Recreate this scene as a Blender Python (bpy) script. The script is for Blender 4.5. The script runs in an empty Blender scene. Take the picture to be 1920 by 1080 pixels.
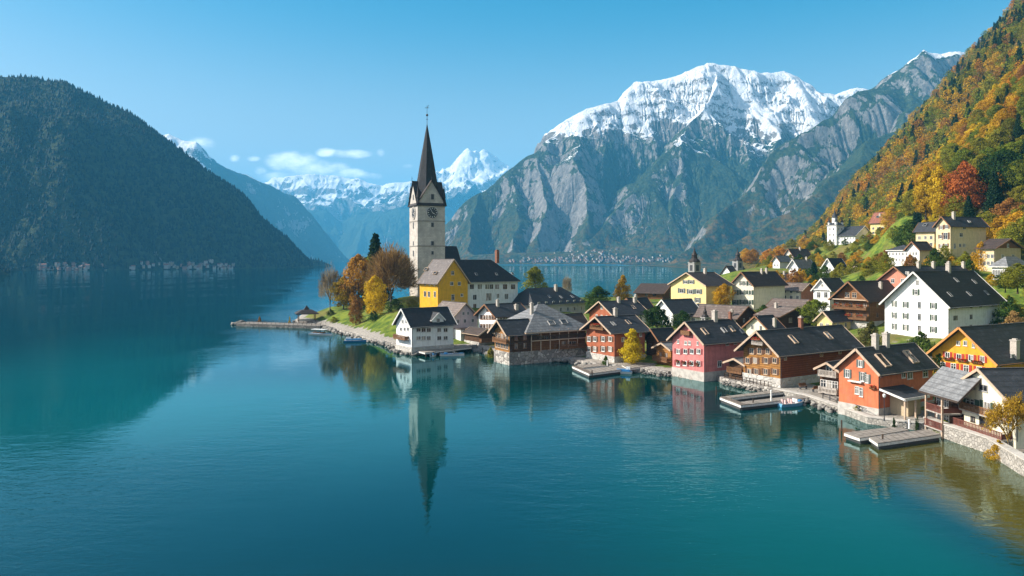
import bpy, math, random
import numpy as np
from mathutils import Vector, Matrix

# ------------------------------------------------------------------ camera, sky, sun, exposure
SC = bpy.context.scene
COL = SC.collection
R = math.radians
CAM_H = 25.0            # metres above the lake
FPX = 1400.0            # focal length in photo pixels (1920 wide)
HOR = 485.0             # horizon row in the photo
cam_d = bpy.data.cameras.new('camera'); cam = bpy.data.objects.new('camera', cam_d); COL.objects.link(cam)
cam_d.sensor_width = 36.0; cam_d.lens = 36.0 * FPX / 1920.0
cam_d.shift_y = -(540.0 - HOR) / 1920.0
cam_d.clip_start = 1.0; cam_d.clip_end = 60000.0
cam.location = (0, 0, CAM_H); cam.rotation_euler = (R(90), 0, 0)
SC.camera = cam

SUN_EL = R(35); SUN_H = Vector((-0.997, 0.06)).normalized()
SUN_DIR = Vector((SUN_H.x * math.cos(SUN_EL), SUN_H.y * math.cos(SUN_EL), math.sin(SUN_EL)))
W = bpy.data.worlds.new('World'); SC.world = W; W.use_nodes = True
wn, wl = W.node_tree.nodes, W.node_tree.links
bg = wn['Background']; bg.inputs['Strength'].default_value = 0.080
sky = wn.new('ShaderNodeTexSky'); sky.sky_type = 'NISHITA'; sky.sun_disc = False
sky.sun_elevation = SUN_EL; sky.sun_rotation = math.atan2(SUN_DIR.x, SUN_DIR.y)
sky.altitude = 500; sky.air_density = 1.0; sky.dust_density = 2.5; sky.ozone_density = 2.2
sun_d = bpy.data.lights.new('sun', 'SUN'); sun_d.energy = 5.0; sun_d.angle = R(0.5); sun_d.color = (1.0, 0.93, 0.82)
sun = bpy.data.objects.new('sun', sun_d); COL.objects.link(sun)
sun.rotation_euler = SUN_DIR.to_track_quat('Z', 'Y').to_euler()
SC.view_settings.view_transform = 'Standard'; SC.view_settings.look = 'None'
SC.view_settings.exposure = 0.93; SC.view_settings.gamma = 1.0
SC.render.engine = 'CYCLES'
cy = SC.cycles
cy.use_denoising = True
try: cy.denoiser = 'OPENIMAGEDENOISE'; cy.denoising_input_passes = 'RGB_ALBEDO_NORMAL'
except Exception: pass
cy.max_bounces = 5; cy.diffuse_bounces = 2; cy.glossy_bounces = 3; cy.transmission_bounces = 3
cy.transparent_max_bounces = 6; cy.volume_bounces = 1
cy.caustics_reflective = False; cy.caustics_refractive = False

# the sky: physical sky, a little deeper in hue, with a few cumulus puffs low over the valley
def wnode(t, **kw):
    n = wn.new(t)
    for k, v in kw.items(): setattr(n, k, v)
    return n
geo = wnode('ShaderNodeTexCoord')
hsv = wnode('ShaderNodeHueSaturation'); hsv.inputs['Hue'].default_value = 0.474; hsv.inputs['Saturation'].default_value = 1.5; hsv.inputs['Value'].default_value = 0.96
wl.new(sky.outputs[0], hsv.inputs['Color'])
sep = wnode('ShaderNodeSeparateXYZ'); wl.new(geo.outputs['Generated'], sep.inputs[0])
def wmath_(op, a, b=None, c=None, clamp=False):
    n = wnode('ShaderNodeMath', operation=op, use_clamp=clamp)
    for i, v in enumerate((a, b, c)):
        if v is None: continue
        if isinstance(v, (int, float)): n.inputs[i].default_value = v
        else: wl.new(v, n.inputs[i])
    return n.outputs[0]
def wmath(*a, **k): return wmath_(*a, **k)
def wmap(v, a, b, lo, hi):
    n = wnode('ShaderNodeMapRange'); n.interpolation_type = 'SMOOTHSTEP'; wl.new(v, n.inputs['Value'])
    for k, q in zip(('From Min', 'From Max', 'To Min', 'To Max'), (a, b, lo, hi)): n.inputs[k].default_value = q
    return n.outputs[0]
sat = wmath('MINIMUM', wmap(sep.outputs[2], 0.06, 0.34, 0.30, 1.52), wmap(sep.outputs[2], 0.35, 0.52, 1.52, 0.40))
back = wmap(sep.outputs[1], 0.35, -0.15, 0.0, 1.0)
wl.new(wmath('MAXIMUM', wmap(sep.outputs[2], 0.35, 0.52, 0.474, 0.5), wmap(sep.outputs[1], 0.35, -0.15, 0.474, 0.5)), hsv.inputs['Hue'])
sat = wmath('ADD', wmath('MULTIPLY', sat, wmath('SUBTRACT', 1.0, back)), wmath('MULTIPLY', back, 0.5))
wl.new(sat, hsv.inputs['Saturation'])
wl.new(wmath('ADD', 0.96, wmath('MULTIPLY', back, 0.6)), hsv.inputs['Value'])     # unseen sky behind the camera whitened and brightened as added fill for shaded walls
ex = wmath('DIVIDE', sep.outputs[0], wmath('MAXIMUM', sep.outputs[1], 0.05))     # tangent of azimuth
ez = wmath('DIVIDE', sep.outputs[2], wmath('MAXIMUM', sep.outputs[1], 0.05))     # tangent of elevation
front = wmath('GREATER_THAN', sep.outputs[1], 0.1)
cmb = wnode('ShaderNodeCombineXYZ'); wl.new(ex, cmb.inputs[0]); wl.new(wmath('MULTIPLY', ez, 1.9), cmb.inputs[1])
nz = wnode('ShaderNodeTexNoise'); nz.inputs['Scale'].default_value = 26; nz.inputs['Detail'].default_value = 7; nz.inputs['Roughness'].default_value = 0.56
wl.new(cmb.outputs[0], nz.inputs['Vector'])
acc = None
# (px, py, half width, half height, strength) of each puff, as tangents of direction
for px, py, w, h, st in [(548,302,52,24,1.0),(600,318,62,19,1.0),(650,326,50,12,.9),(612,286,24,9,.8),(660,288,44,10,.85),(714,286,11,9,.6),
                         (381,268,28,15,.9),(440,297,12,8,.6),(474,297,15,6,.6),(487,320,14,9,.5),(540,332,60,12,.6),(765,313,13,6,.4),(690,330,36,8,.5)]:
    dx = wmath('DIVIDE', wmath('SUBTRACT', ex, (px - 960) / FPX), w / FPX)
    dz = wmath('DIVIDE', wmath('SUBTRACT', ez, (HOR - py) / FPX), h / FPX)
    q = wmath('ADD', wmath('MULTIPLY', dx, dx), wmath('MULTIPLY', dz, dz))
    m = wmath('MULTIPLY', wmath('SUBTRACT', 1.0, q, clamp=False), st)
    acc = m if acc is None else wmath('MAXIMUM', acc, m)
dens = wmath('ADD', wmath('MULTIPLY', acc, 0.95), wmath('MULTIPLY', wmath('SUBTRACT', nz.outputs['Fac'], 0.5), 2.2))
mr = wnode('ShaderNodeMapRange'); mr.interpolation_type = 'SMOOTHSTEP'
mr.inputs['From Min'].default_value = 0.02; mr.inputs['From Max'].default_value = 1.35; mr.inputs['To Max'].default_value = 0.95
wl.new(dens, mr.inputs['Value'])
inside = wnode('ShaderNodeMapRange'); inside.inputs['From Min'].default_value = -0.25; inside.inputs['From Max'].default_value = 0.25
wl.new(acc, inside.inputs['Value'])
cmask = wmath('MULTIPLY', wmath('MULTIPLY', mr.outputs[0], inside.outputs[0]), front)
mixc = wnode('ShaderNodeMix', data_type='RGBA'); mixc.inputs['B'].default_value = (17.0, 16.6, 16.2, 1)
wl.new(cmask, mixc.inputs['Factor']); wl.new(hsv.outputs[0], mixc.inputs['A'])
wl.new(mixc.outputs['Result'], bg.inputs['Color'])

# ------------------------------------------------------------------ helpers
rnd = random.Random(7)
def ray(px, py): return Vector(((px - 960) / FPX, 1.0, (HOR - py) / FPX))
def PZ(px, py, z):                                   # photo pixel -> point at height z
    r = ray(px, py); t = (z - CAM_H) / r.z
    return Vector((0, 0, CAM_H)) + r * t
def PY(px, py, y):                                   # photo pixel -> point at distance y
    return Vector((0, 0, CAM_H)) + ray(px, py) * y

def fade(t): return t * t * t * (t * (t * 6 - 15) + 10)
_perm = np.random.RandomState(3).permutation(512)
_grad = np.random.RandomState(5).uniform(0, 2 * np.pi, 512)
_gx, _gy = np.cos(_grad), np.sin(_grad)
def perlin(x, y, seed=0):
    xi = np.floor(x).astype(np.int64); yi = np.floor(y).astype(np.int64)
    xf = x - xi; yf = y - yi; u = fade(xf); v = fade(yf)
    def g(ix, iy, dx, dy):
        h = _perm[(_perm[(ix + seed * 17) & 511] + iy + seed * 31) & 511]
        return _gx[h] * dx + _gy[h] * dy
    a = g(xi, yi, xf, yf); b = g(xi + 1, yi, xf - 1, yf); c = g(xi, yi + 1, xf, yf - 1); d = g(xi + 1, yi + 1, xf - 1, yf - 1)
    return ((a + u * (b - a)) * (1 - v) + (c + u * (d - c)) * v) * 1.5
def fbm(x, y, octv=5, seed=0, gain=0.5):
    s = 0; a = 1.0; f = 1.0
    for o in range(octv):
        s = s + a * perlin(x * f, y * f, seed + o); a *= gain; f *= 2.03
    return s
def ridged(x, y, octv=5, seed=0, gain=0.5):
    s = 0; a = 1.0; f = 1.0; w = 1.0; n = 0
    for o in range(octv):
        r = 1 - np.abs(perlin(x * f, y * f, seed + o)); r = r * r * w
        s = s + a * r; n += a; w = np.clip(r * 1.6, 0, 1); a *= gain; f *= 2.05
    return s / n
def sstep(a, b, x):
    t = np.clip((x - a) / (b - a), 0, 1); return t * t * (3 - 2 * t)

def mesh_np(name, v, f, mats=(), smooth=False, attrs=None, midx=None):
    """mesh from a vertex array and a face array of one face size"""
    me = bpy.data.meshes.new(name); v = np.asarray(v, np.float32); f = np.asarray(f, np.int32)
    me.vertices.add(len(v)); me.vertices.foreach_set('co', v.ravel())
    n, k = f.shape
    me.loops.add(n * k); me.loops.foreach_set('vertex_index', f.ravel())
    me.polygons.add(n); me.polygons.foreach_set('loop_start', np.arange(0, n * k, k, dtype=np.int32))
    me.polygons.foreach_set('loop_total', np.full(n, k, np.int32))
    if smooth: me.polygons.foreach_set('use_smooth', np.ones(n, bool))
    for m in mats: me.materials.append(m)
    if midx is not None: me.polygons.foreach_set('material_index', np.asarray(midx, np.int32))
    for an, (typ, dat) in (attrs or {}).items():
        a = me.attributes.new(an, typ, 'POINT')
        a.data.foreach_set('value' if typ == 'FLOAT' else 'color', np.asarray(dat, np.float32).ravel())
    me.update(calc_edges=True); me.validate()
    return me
def link(name, me, parent=None):
    o = bpy.data.objects.new(name, me); COL.objects.link(o)
    if parent is not None: o.parent = parent
    return o
def struct(o): o['kind'] = 'structure'; return o
def stuff(o, label, cat):
    o['kind'] = 'stuff'; o['label'] = label; o['category'] = cat; return o
def tag(o, label, cat, group=None):
    o['label'] = label; o['category'] = cat
    if group: o['group'] = group
    return o
def thing(name, label, cat, loc=(0, 0, 0), rz=0.0, group=None):
    o = bpy.data.objects.new(name, None); COL.objects.link(o); o.empty_display_size = 1
    o.location = loc; o.rotation_euler = (0, 0, rz)
    return tag(o, label, cat, group)
def copy_tree(o, parent=None):
    c = o.copy(); COL.objects.link(c); c.parent = parent
    for ch in list(o.children): copy_tree(ch, c)
    return c

class MB:
    """collects boxes, tubes and polygons into one mesh"""
    def __init__(s): s.v = []; s.f = []; s.m = []
    def poly(s, pts, m=0):
        i = len(s.v); s.v += [tuple(p) for p in pts]; s.f.append(tuple(range(i, i + len(pts)))); s.m.append(m)
    def box(s, x0, y0, z0, x1, y1, z1, m=0, top=None):
        t = top or 0.0
        p = [(x0,y0,z0),(x1,y0,z0),(x1,y1,z0),(x0,y1,z0),(x0+t,y0+t,z1),(x1-t,y0+t,z1),(x1-t,y1-t,z1),(x0+t,y1-t,z1)]
        i = len(s.v); s.v += p
        for q in ((0,3,2,1),(4,5,6,7),(0,1,5,4),(1,2,6,5),(2,3,7,6),(3,0,4,7)): s.f.append(tuple(i + k for k in q)); s.m.append(m)
    def hexa(s, p, m=0):                           # 8 points: bottom ring then top ring
        i = len(s.v); s.v += [tuple(q) for q in p]
        for q in ((0,3,2,1),(4,5,6,7),(0,1,5,4),(1,2,6,5),(2,3,7,6),(3,0,4,7)): s.f.append(tuple(i + k for k in q)); s.m.append(m)
    def bar(s, a, b, w, h=None, m=0, up=(0,0,1)):
        a = Vector(a); b = Vector(b); h = h or w; d = (b - a).normalized(); up = Vector(up)
        if abs(d.dot(up)) > 0.98: up = Vector((1,0,0))
        sx = d.cross(up).normalized() * w / 2; sz = sx.cross(d).normalized() * h / 2
        s.hexa([a-sx-sz, a+sx-sz, a+sx+sz, a-sx+sz, b-sx-sz, b+sx-sz, b+sx+sz, b-sx+sz], m)
    def tube(s, a, b, ra, rb, n=8, m=0, cap=True):
        a = Vector(a); b = Vector(b); d = (b - a).normalized(); u = d.orthogonal().normalized(); w = d.cross(u); i = len(s.v)
        for c, r in ((a, ra), (b, rb)):
            for k in range(n):
                t = 2 * math.pi * k / n; s.v.append(tuple(c + (u * math.cos(t) + w * math.sin(t)) * r))
        for k in range(n): s.f.append((i + k, i + (k + 1) % n, i + n + (k + 1) % n, i + n + k)); s.m.append(m)
        if cap: s.f.append(tuple(i + n + k for k in range(n))); s.m.append(m)
        if cap: s.f.append(tuple(i + n - 1 - k for k in range(n))); s.m.append(m)
    def lathe(s, prof, c=(0,0,0), n=12, m=0, rot=0.0):
        i = len(s.v)
        for r, z in prof:
            for k in range(n):
                t = 2 * math.pi * k / n + rot; s.v.append((c[0] + r * math.cos(t), c[1] + r * math.sin(t), c[2] + z))
        for j in range(len(prof) - 1):
            for k in range(n):
                s.f.append((i + j*n + k, i + j*n + (k+1) % n, i + (j+1)*n + (k+1) % n, i + (j+1)*n + k)); s.m.append(m)
        s.f.append(tuple(i + (len(prof)-1)*n + k for k in range(n))); s.m.append(m)
        s.f.append(tuple(i + n - 1 - k for k in range(n))); s.m.append(m)
    def mesh(s, name, mats, smooth=False):
        me = bpy.data.meshes.new(name); me.from_pydata(s.v, [], s.f)
        for m in (mats if isinstance(mats, (list, tuple)) else [mats]): me.materials.append(m)
        me.polygons.foreach_set('material_index', s.m)
        if smooth: me.polygons.foreach_set('use_smooth', [True] * len(s.f))
        me.update(); return me
    def build(s, name, mats, parent=None, smooth=False): return link(name, s.mesh(name, mats, smooth), parent)

# ------------------------------------------------------------------ material kit
class NT:
    def __init__(s, name):
        s.mat = bpy.data.materials.new(name); s.mat.use_nodes = True
        s.n = s.mat.node_tree.nodes; s.l = s.mat.node_tree.links; s.b = s.n['Principled BSDF']; s.out = s.n['Material Output']
    def new(s, t, **kw):
        n = s.n.new(t)
        for k, v in kw.items(): setattr(n, k, v)
        return n
    def put(s, sock, v):
        if hasattr(v, 'is_output'): s.l.new(v, sock)
        elif isinstance(v, (tuple, list)): sock.default_value = tuple(v) + ((1,) if len(v) == 3 and len(sock.default_value) == 4 else ())
        else: sock.default_value = v
    def math(s, op, a, b=0.0, c=0.0, clamp=False):
        n = s.new('ShaderNodeMath', operation=op, use_clamp=clamp)
        for i, v in enumerate((a, b, c)): s.put(n.inputs[i], v)
        return n.outputs[0]
    def mix(s, f, a, b, mode='MIX'):
        n = s.new('ShaderNodeMix', data_type='RGBA', blend_type=mode); s.put(n.inputs['Factor'], f); s.put(n.inputs['A'], a); s.put(n.inputs['B'], b)
        return n.outputs['Result']
    def noise(s, scale, detail=4, rough=0.55, vec=None, out='Fac', dist=0.0):
        n = s.new('ShaderNodeTexNoise'); s.put(n.inputs['Scale'], scale); s.put(n.inputs['Detail'], detail); s.put(n.inputs['Roughness'], rough); s.put(n.inputs['Distortion'], dist)
        if vec is not None: s.l.new(vec, n.inputs['Vector'])
        return n.outputs[out]
    def ramp(s, f, a, b, lo=0.0, hi=1.0):
        n = s.new('ShaderNodeMapRange', interpolation_type='SMOOTHSTEP'); s.put(n.inputs['Value'], f); s.put(n.inputs['From Min'], a); s.put(n.inputs['From Max'], b); s.put(n.inputs['To Min'], lo); s.put(n.inputs['To Max'], hi)
        return n.outputs[0]
    def co(s, which='Object'): return s.new('ShaderNodeTexCoord').outputs[which]
    def pos(s): return s.new('ShaderNodeNewGeometry').outputs['Position']
    def attr(s, name, out='Fac'):
        n = s.new('ShaderNodeAttribute'); n.attribute_name = name; return n.outputs[out]
    def scale(s, vec, sc, loc=(0,0,0)):
        n = s.new('ShaderNodeMapping'); s.l.new(vec, n.inputs['Vector']); n.inputs['Scale'].default_value = sc; n.inputs['Location'].default_value = loc
        return n.outputs[0]
    def bump(s, h, strength, dist):
        n = s.new('ShaderNodeBump'); s.put(n.inputs['Height'], h); n.inputs['Strength'].default_value = strength; n.inputs['Distance'].default_value = dist
        return n.outputs[0]
    def set(s, col=None, rough=None, normal=None, metal=None, spec=None):
        if col is not None: s.put(s.b.inputs['Base Color'], col)
        if rough is not None: s.put(s.b.inputs['Roughness'], rough)
        if normal is not None: s.l.new(normal, s.b.inputs['Normal'])
        if metal is not None: s.put(s.b.inputs['Metallic'], metal)
        if spec is not None: s.put(s.b.inputs['Specular IOR Level'], spec)
        return s.mat
# ------------------------------------------------------------------ mountains (structure)
def mountain_mat():
    t = NT('mountain_surface'); p = t.pos()
    snow = t.attr('snow'); rock = t.attr('rock'); hue = t.attr('hue')
    n1 = t.noise(0.016, 9, 0.68, p); n2 = t.noise(0.07, 7, 0.70, p)
    streak = t.noise(0.045, 8, 0.72, t.scale(p, (1, 1, 0.16)), dist=0.4)
    rockc = t.mix(t.ramp(streak, 0.32, 0.68), (0.085, 0.080, 0.080), (0.40, 0.365, 0.335))
    rockc = t.mix(t.ramp(n2, 0.35, 0.7), rockc, (0.21, 0.195, 0.185))
    f1 = t.mix(t.ramp(n2, 0.35, 0.65), (0.017, 0.036, 0.021), (0.062, 0.080, 0.030))
    f1 = t.mix(t.math('MULTIPLY', hue, t.ramp(t.noise(0.03, 5, 0.7, p), 0.45, 0.62)), f1, (0.20, 0.105, 0.025))
    rk = t.ramp(t.math('ADD', rock, t.math('MULTIPLY', t.math('SUBTRACT', streak, 0.5), 2.2)), 0.42, 0.60)
    c = t.mix(rk, f1, rockc)
    sn = t.ramp(t.math('ADD', snow, t.math('MULTIPLY', t.math('SUBTRACT', n2, 0.5), 1.1)), 0.42, 0.56)
    c = t.mix(sn, c, (0.90, 0.90, 0.91))
    h = t.math('ADD', t.math('MULTIPLY', n2, 1.0), t.math('MULTIPLY', n1, 0.5))
    return t.set(c, 0.9, t.bump(h, 0.9, 26.0), spec=0.1)
M_MTN = mountain_mat()

def ridge_height(X, Y, ridges):
    Hh = np.full(X.shape, -1e9); D = np.full(X.shape, 1e9)
    for poly, prof in ridges:
        pts = [PY(*p) for p in poly]; pd, pz = zip(*prof)
        for a, b in zip(pts[:-1], pts[1:]):
            dx, dy = b.x - a.x, b.y - a.y; L = dx * dx + dy * dy + 1e-9
            t = np.clip(((X - a.x) * dx + (Y - a.y) * dy) / L, 0, 1)
            d = np.hypot(X - a.x - t * dx, Y - a.y - t * dy)
            zr = a.z + t * (b.z - a.z)
            k = np.interp(d, pd, pz) + np.maximum(d - pd[-1], 0) * (pz[-1] - pz[-2]) / (pd[-1] - pd[-2])
            Hh = np.maximum(Hh, zr - k); D = np.minimum(D, d)
    return Hh, D

def erode(Z, dx, iters, K, protect):
    """river incision: water runs to the steepest neighbour, gathers, and cuts its bed"""
    ny, nx = Z.shape; N = nx * ny; h = Z.ravel().copy(); prot = protect.ravel()
    offs = [(-1,0,1.),(1,0,1.),(0,-1,1.),(0,1,1.),(-1,-1,1.414),(-1,1,1.414),(1,-1,1.414),(1,1,1.414)]
    base = np.arange(N).reshape(ny, nx)
    for it in range(iters):
        H = h.reshape(ny, nx); P = np.pad(H, 1, constant_values=1e9); best = np.zeros((ny, nx)); rec = base.copy()
        for dy, dx_, l in offs:
            s_ = (H - P[1+dy:1+dy+ny, 1+dx_:1+dx_+nx]) / l; m = s_ > best
            best = np.where(m, s_, best); rec = np.where(m, base + dy * nx + dx_, rec)
        order = np.argsort(h); rl = rec.ravel().tolist(); A = [1.0] * N; ol = order.tolist()
        for i in reversed(ol):
            r = rl[i]
            if r != i: A[r] += A[i]
        F = (K.ravel() * np.array(A) ** 0.45 * prot).tolist(); hl = h.tolist()
        for i in ol:
            r = rl[i]
            if r != i:
                f = F[i]; hl[i] = (hl[i] + f * hl[r]) / (1 + f)
        h = np.array(hl)
    return h.reshape(ny, nx)

def mountain(name, box, res, ridges, warp=60, wl_=500, amp=120, seed=1, snowline=900, snow_w=250, rockline=500, rock_slope=1.15, hue=0.5, floor=-30, strata=0.0, foot=0.0, K=0.026, iters=9, scale=1.0):
    x0, x1, y0, y1 = box; nx, ny = res
    X, Y = np.meshgrid(np.linspace(x0, x1, nx), np.linspace(y0, y1, ny))
    wx = fbm(X / wl_, Y / wl_, 4, seed) * warp; wy = fbm(X / wl_, Y / wl_, 4, seed + 50) * warp
    Z, D = ridge_height(X + wx, Y + wy, ridges)
    loc = np.clip(D / 260.0, 0.10, 1.0) * np.clip((Z + 60) / 300.0, 0.0, 1.0)
    Z = Z + (ridged(X / wl_, Y / wl_, 6, seed + 9, 0.52) - 0.55) * amp * 2.0 * loc
    Z = Z + fbm(X / 90.0, Y / 90.0, 5, seed + 21, 0.55) * amp * 0.22 * np.clip(loc + 0.12, 0, 1)
    if iters: Z = np.where(Z > floor - 200, Z, floor - 200); Z = erode(Z, 1.0, iters, K * (1.0 + 0.9 * fbm(X / 300, Y / 300, 3, seed + 71)).clip(0.15, 2), np.clip(D / 90.0, 0.05, 1.0))
    if strata: Z = Z + np.sin((Z + 60 * fbm(X / 700, Y / 700, 3, seed + 4)) / 16.0) * strata * sstep(snowline - 450, snowline, Z)
    if foot:                                           # soft valley floor along the foot of the slope
        Z = np.where(Z < foot, foot * np.exp((np.minimum(Z, foot) - foot) / (foot * 1.6)), Z)
        Z = np.where(Y < y0 + 90, Z * sstep(y0, y0 + 90, Y) - 6 * (1 - sstep(y0, y0 + 90, Y)), Z)
    Z = np.maximum(Z, floor)
    gy, gx = np.gradient(Z, (y1 - y0) / (ny - 1), (x1 - x0) / (nx - 1)); sl = np.hypot(gx, gy)
    n = fbm(X / 260, Y / 260, 4, seed + 33)
    st_ = np.sin((Z + 50 * fbm(X / 600, Y / 600, 3, seed + 4)) / 13.0 + 2.5 * fbm(X / 150, Y / 150, 3, seed + 5)) * 0.07 * (strata > 0)
    snow = sstep(snowline - snow_w, snowline + snow_w, Z + n * 150 + 90 * sstep(1.1, 0.5, sl)) * (1.25 + 0.3 * sstep(1.0, 0.4, sl)) - sstep(0.85, 1.9, sl) * 0.74 + st_ * sstep(0.5, 0.9, sl)
    big = fbm(X / 520 + 7, Y / 900, 4, seed + 61)           # where the cliffs break out of the forest
    rock = sstep(rock_slope - 0.3, rock_slope + 0.6, sl) * (0.42 + 0.9 * sstep(-0.15, 0.35, big + n * 0.4)) + sstep(rockline - 150, rockline + 350, Z + n * 160) * 0.5 - 0.22
    hu = sstep(420, 60, Z) * hue
    idx = np.arange(nx * ny).reshape(ny, nx)
    f = np.stack([idx[:-1, :-1], idx[:-1, 1:], idx[1:, 1:], idx[1:, :-1]], -1).reshape(-1, 4)
    keep = (Z.ravel()[f] > floor + 0.5).any(1)
    X, Y, Z = X*scale, Y*scale, CAM_H + (Z-CAM_H)*scale      # the whole massif a little nearer and smaller
    v = np.stack([X, Y, Z], -1).reshape(-1, 3)
    me = mesh_np(name, v, f[keep], [M_MTN], True, {'snow': ('FLOAT', snow.ravel()), 'rock': ('FLOAT', rock.ravel()), 'hue': ('FLOAT', hu.ravel())})
    return struct(link(name, me)), (X, Y, Z)

crestp = [(0, 0), (60, 48), (250, 270), (600, 720), (1000, 1150), (1600, 1650)]
spur = [(0, 0), (40, 42), (160, 200), (330, 430), (600, 680), (1000, 960)]
low = [(0, 0), (50, 36), (250, 210), (600, 470), (1000, 740)]
MAIN = mountain('mountain', (-900, 3500, 4020, 6900), (1020, 620), [
    ([(800,452,4900),(830,428,5000),(880,370,5100),(960,320,5200),(1030,262,5350),(1062,238,5450),(1085,211,5550),(1100,203,5600),(1160,190,5750),(1185,164,5800),(1205,151,5850),(1260,141,5900),(1300,129,5950),(1330,115,6000),(1360,121,6000),(1385,124,6000),(1410,135,6000),(1440,135,6000),(1470,129,6000),(1500,143,6000),(1530,172,6000),(1560,180,6000),(1600,165,6000),(1640,185,6000),(1760,170,6000)], crestp),
    ([(1062,243,5450),(1080,262,5250),(1093,300,5000),(1108,345,4800),(1085,440,4400)], spur),
    ([(960,325,5200),(968,395,4800),(960,462,4400)], spur),
    ([(1010,280,5300),(1022,350,4950),(1005,450,4450)], spur),
    ([(890,362,5120),(885,430,4700),(870,475,4400)], spur),
    ([(1330,118,6000),(1350,142,5850),(1347,160,5700),(1314,190,5500),(1292,228,5250),(1284,256,5100),(1272,330,4800),(1255,400,4550),(1235,452,4350)], spur),
    ([(1292,235,5250),(1332,290,5000),(1345,335,4850),(1330,430,4450)], spur),
    ([(1284,258,5100),(1210,335,4850),(1140,415,4550),(1085,458,4350)], low),
    ([(1385,128,6000),(1402,180,5750),(1440,222,5550),(1470,262,5250),(1440,340,4950),(1420,420,4600)], spur),
    ([(1500,145,6000),(1520,210,5700),(1540,280,5300)], spur),
    ([(1185,166,5800),(1195,205,5650),(1188,235,5500)], spur),
    ([(900,478,4250),(1100,468,4220),(1300,470,4200),(1500,470,4200)], [(0, 0), (100, 12), (300, 60), (600, 160)]),
], warp=70, wl_=520, amp=115, seed=1, snowline=900, snow_w=190, rockline=640, rock_slope=1.2, hue=0.5, strata=2.5, foot=60, scale=0.74, floor=-45)
struct(MAIN[0])
RIGHTM = mountain('mountain', (450, 2900, 1750, 3950), (440, 420), [
    ([(1860,85,3650),(1812,92,3600),(1760,97,3600),(1722,97,3500),(1702,118,3450),(1668,150,3400),(1650,163,3350),(1620,167,3300),(1590,184,3250),(1560,214,3200),(1500,250,3150),(1450,290,3100),(1400,340,3000),(1362,395,2900),(1340,440,2800),(1290,482,2700)], spur),
    ([(1702,120,3450),(1692,200,3250),(1702,234,3050),(1640,262,2900),(1560,330,2700),(1500,380,2550),(1400,442,2450),(1330,476,2400)], low),
    ([(1702,238,3050),(1722,330,2700),(1660,400,2350),(1560,455,2150)], low),
    ([(1812,95,3600),(1850,200,3200),(1880,330,2600)], spur),
], warp=55, wl_=420, amp=95, seed=11, snowline=940, snow_w=60, rockline=520, rock_slope=1.25, hue=0.8, foot=25)
LEFTM = mountain('hill', (-2600, -420, 900, 2900), (420, 460), [
    ([(-420,230,1500),(-200,165,1800),(0,143,2000),(50,141,2020),(120,153,2050),(200,193,2080),(300,263,2110),(400,362,2130),(470,434,2160),(530,482,2200)], [(0, 0), (40, 22), (200, 140), (420, 350), (700, 640)]),
    ([(440,430,2500),(500,450,2550),(560,478,2600),(610,496,2650)], low),
    ([(-300,300,1500),(-150,420,1250),(-60,470,1150)], [(0, 0), (40, 22), (200, 150), (420, 360)]),
], warp=40, wl_=420, amp=42, seed=23, snowline=5000, rockline=5000, rock_slope=6.0, hue=0.0)
MID = mountain('mountain', (-3300, -900, 3900, 5400), (400, 260), [
    ([(100,330,4400),(250,280,4450),(300,253,4500),(314,249,4500),(340,262,4500),(353,265,4500),(370,266,4500),(396,290,4520),(434,317,4540),(498,345,4560),(549,368,4600),(566,390,4620),(588,436,4640),(612,468,4660),(640,488,4680)], [(0, 0), (50, 40), (300, 330), (700, 720)]),
    ([(314,252,4500),(345,330,4350),(400,420,4200)], spur), ([(434,318,4540),(470,400,4350),(520,470,4200)], spur),
], warp=45, wl_=380, amp=60, seed=31, snowline=620, snow_w=240, rockline=560, rock_slope=1.4, hue=0.0, scale=1.45)
FOOT = mountain('mountain', (-3000, 300, 5200, 7600), (420, 260), [
    ([(540,390,6800),(569,393,6800),(604,394,6800),(630,415,6800),(690,396,6800),(765,388,6800),(830,380,6800),(900,420,6800),(980,460,6800)], [(0, 0), (60, 40), (400, 320), (800, 560)]),
    ([(900,400,6000),(831,424,5900),(770,446,5800),(700,474,5700),(655,490,5650)], low),
    ([(690,398,6800),(672,450,6400),(660,482,6100)], low),
], warp=60, wl_=500, amp=70, seed=41, snowline=760, snow_w=220, rockline=800, rock_slope=1.6, hue=0.0, scale=1.45)
FAR = mountain('mountain', (-4600, 1400, 8200, 10600), (620, 260), [
    ([(380,380,9000),(498,342,9000),(511,333,9000),(540,331,9000),(575,327,9000),(630,327,9000),(674,336,9000),(706,348,9000),(721,345,9000),(767,341,9000),(800,352,9000),(823,335,9000),(846,312,9000),(859,316,9000),(881,276,9000),(889,286,9000),(896,282,9000),(903,288,9000),(909,280,9000),(931,293,9000),(950,322,9000),(990,350,9000),(1060,420,9000)], [(0, 0), (60, 62), (260, 260), (700, 560), (1300, 900)]),
    ([(881,278,9000),(868,330,8700),(850,380,8500)], spur), ([(909,282,9000),(912,335,8750),(900,380,8500)], spur), ([(575,330,9000),(560,380,8600)], spur), ([(640,330,9000),(628,370,8650)], spur), ([(710,350,9000),(690,390,8600)], spur), ([(765,343,9000),(735,375,8650)], spur),
], warp=60, wl_=420, amp=110, seed=53, snowline=730, snow_w=300, rockline=500, rock_slope=1.0, hue=0.0, strata=2.5, scale=1.2)
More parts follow.
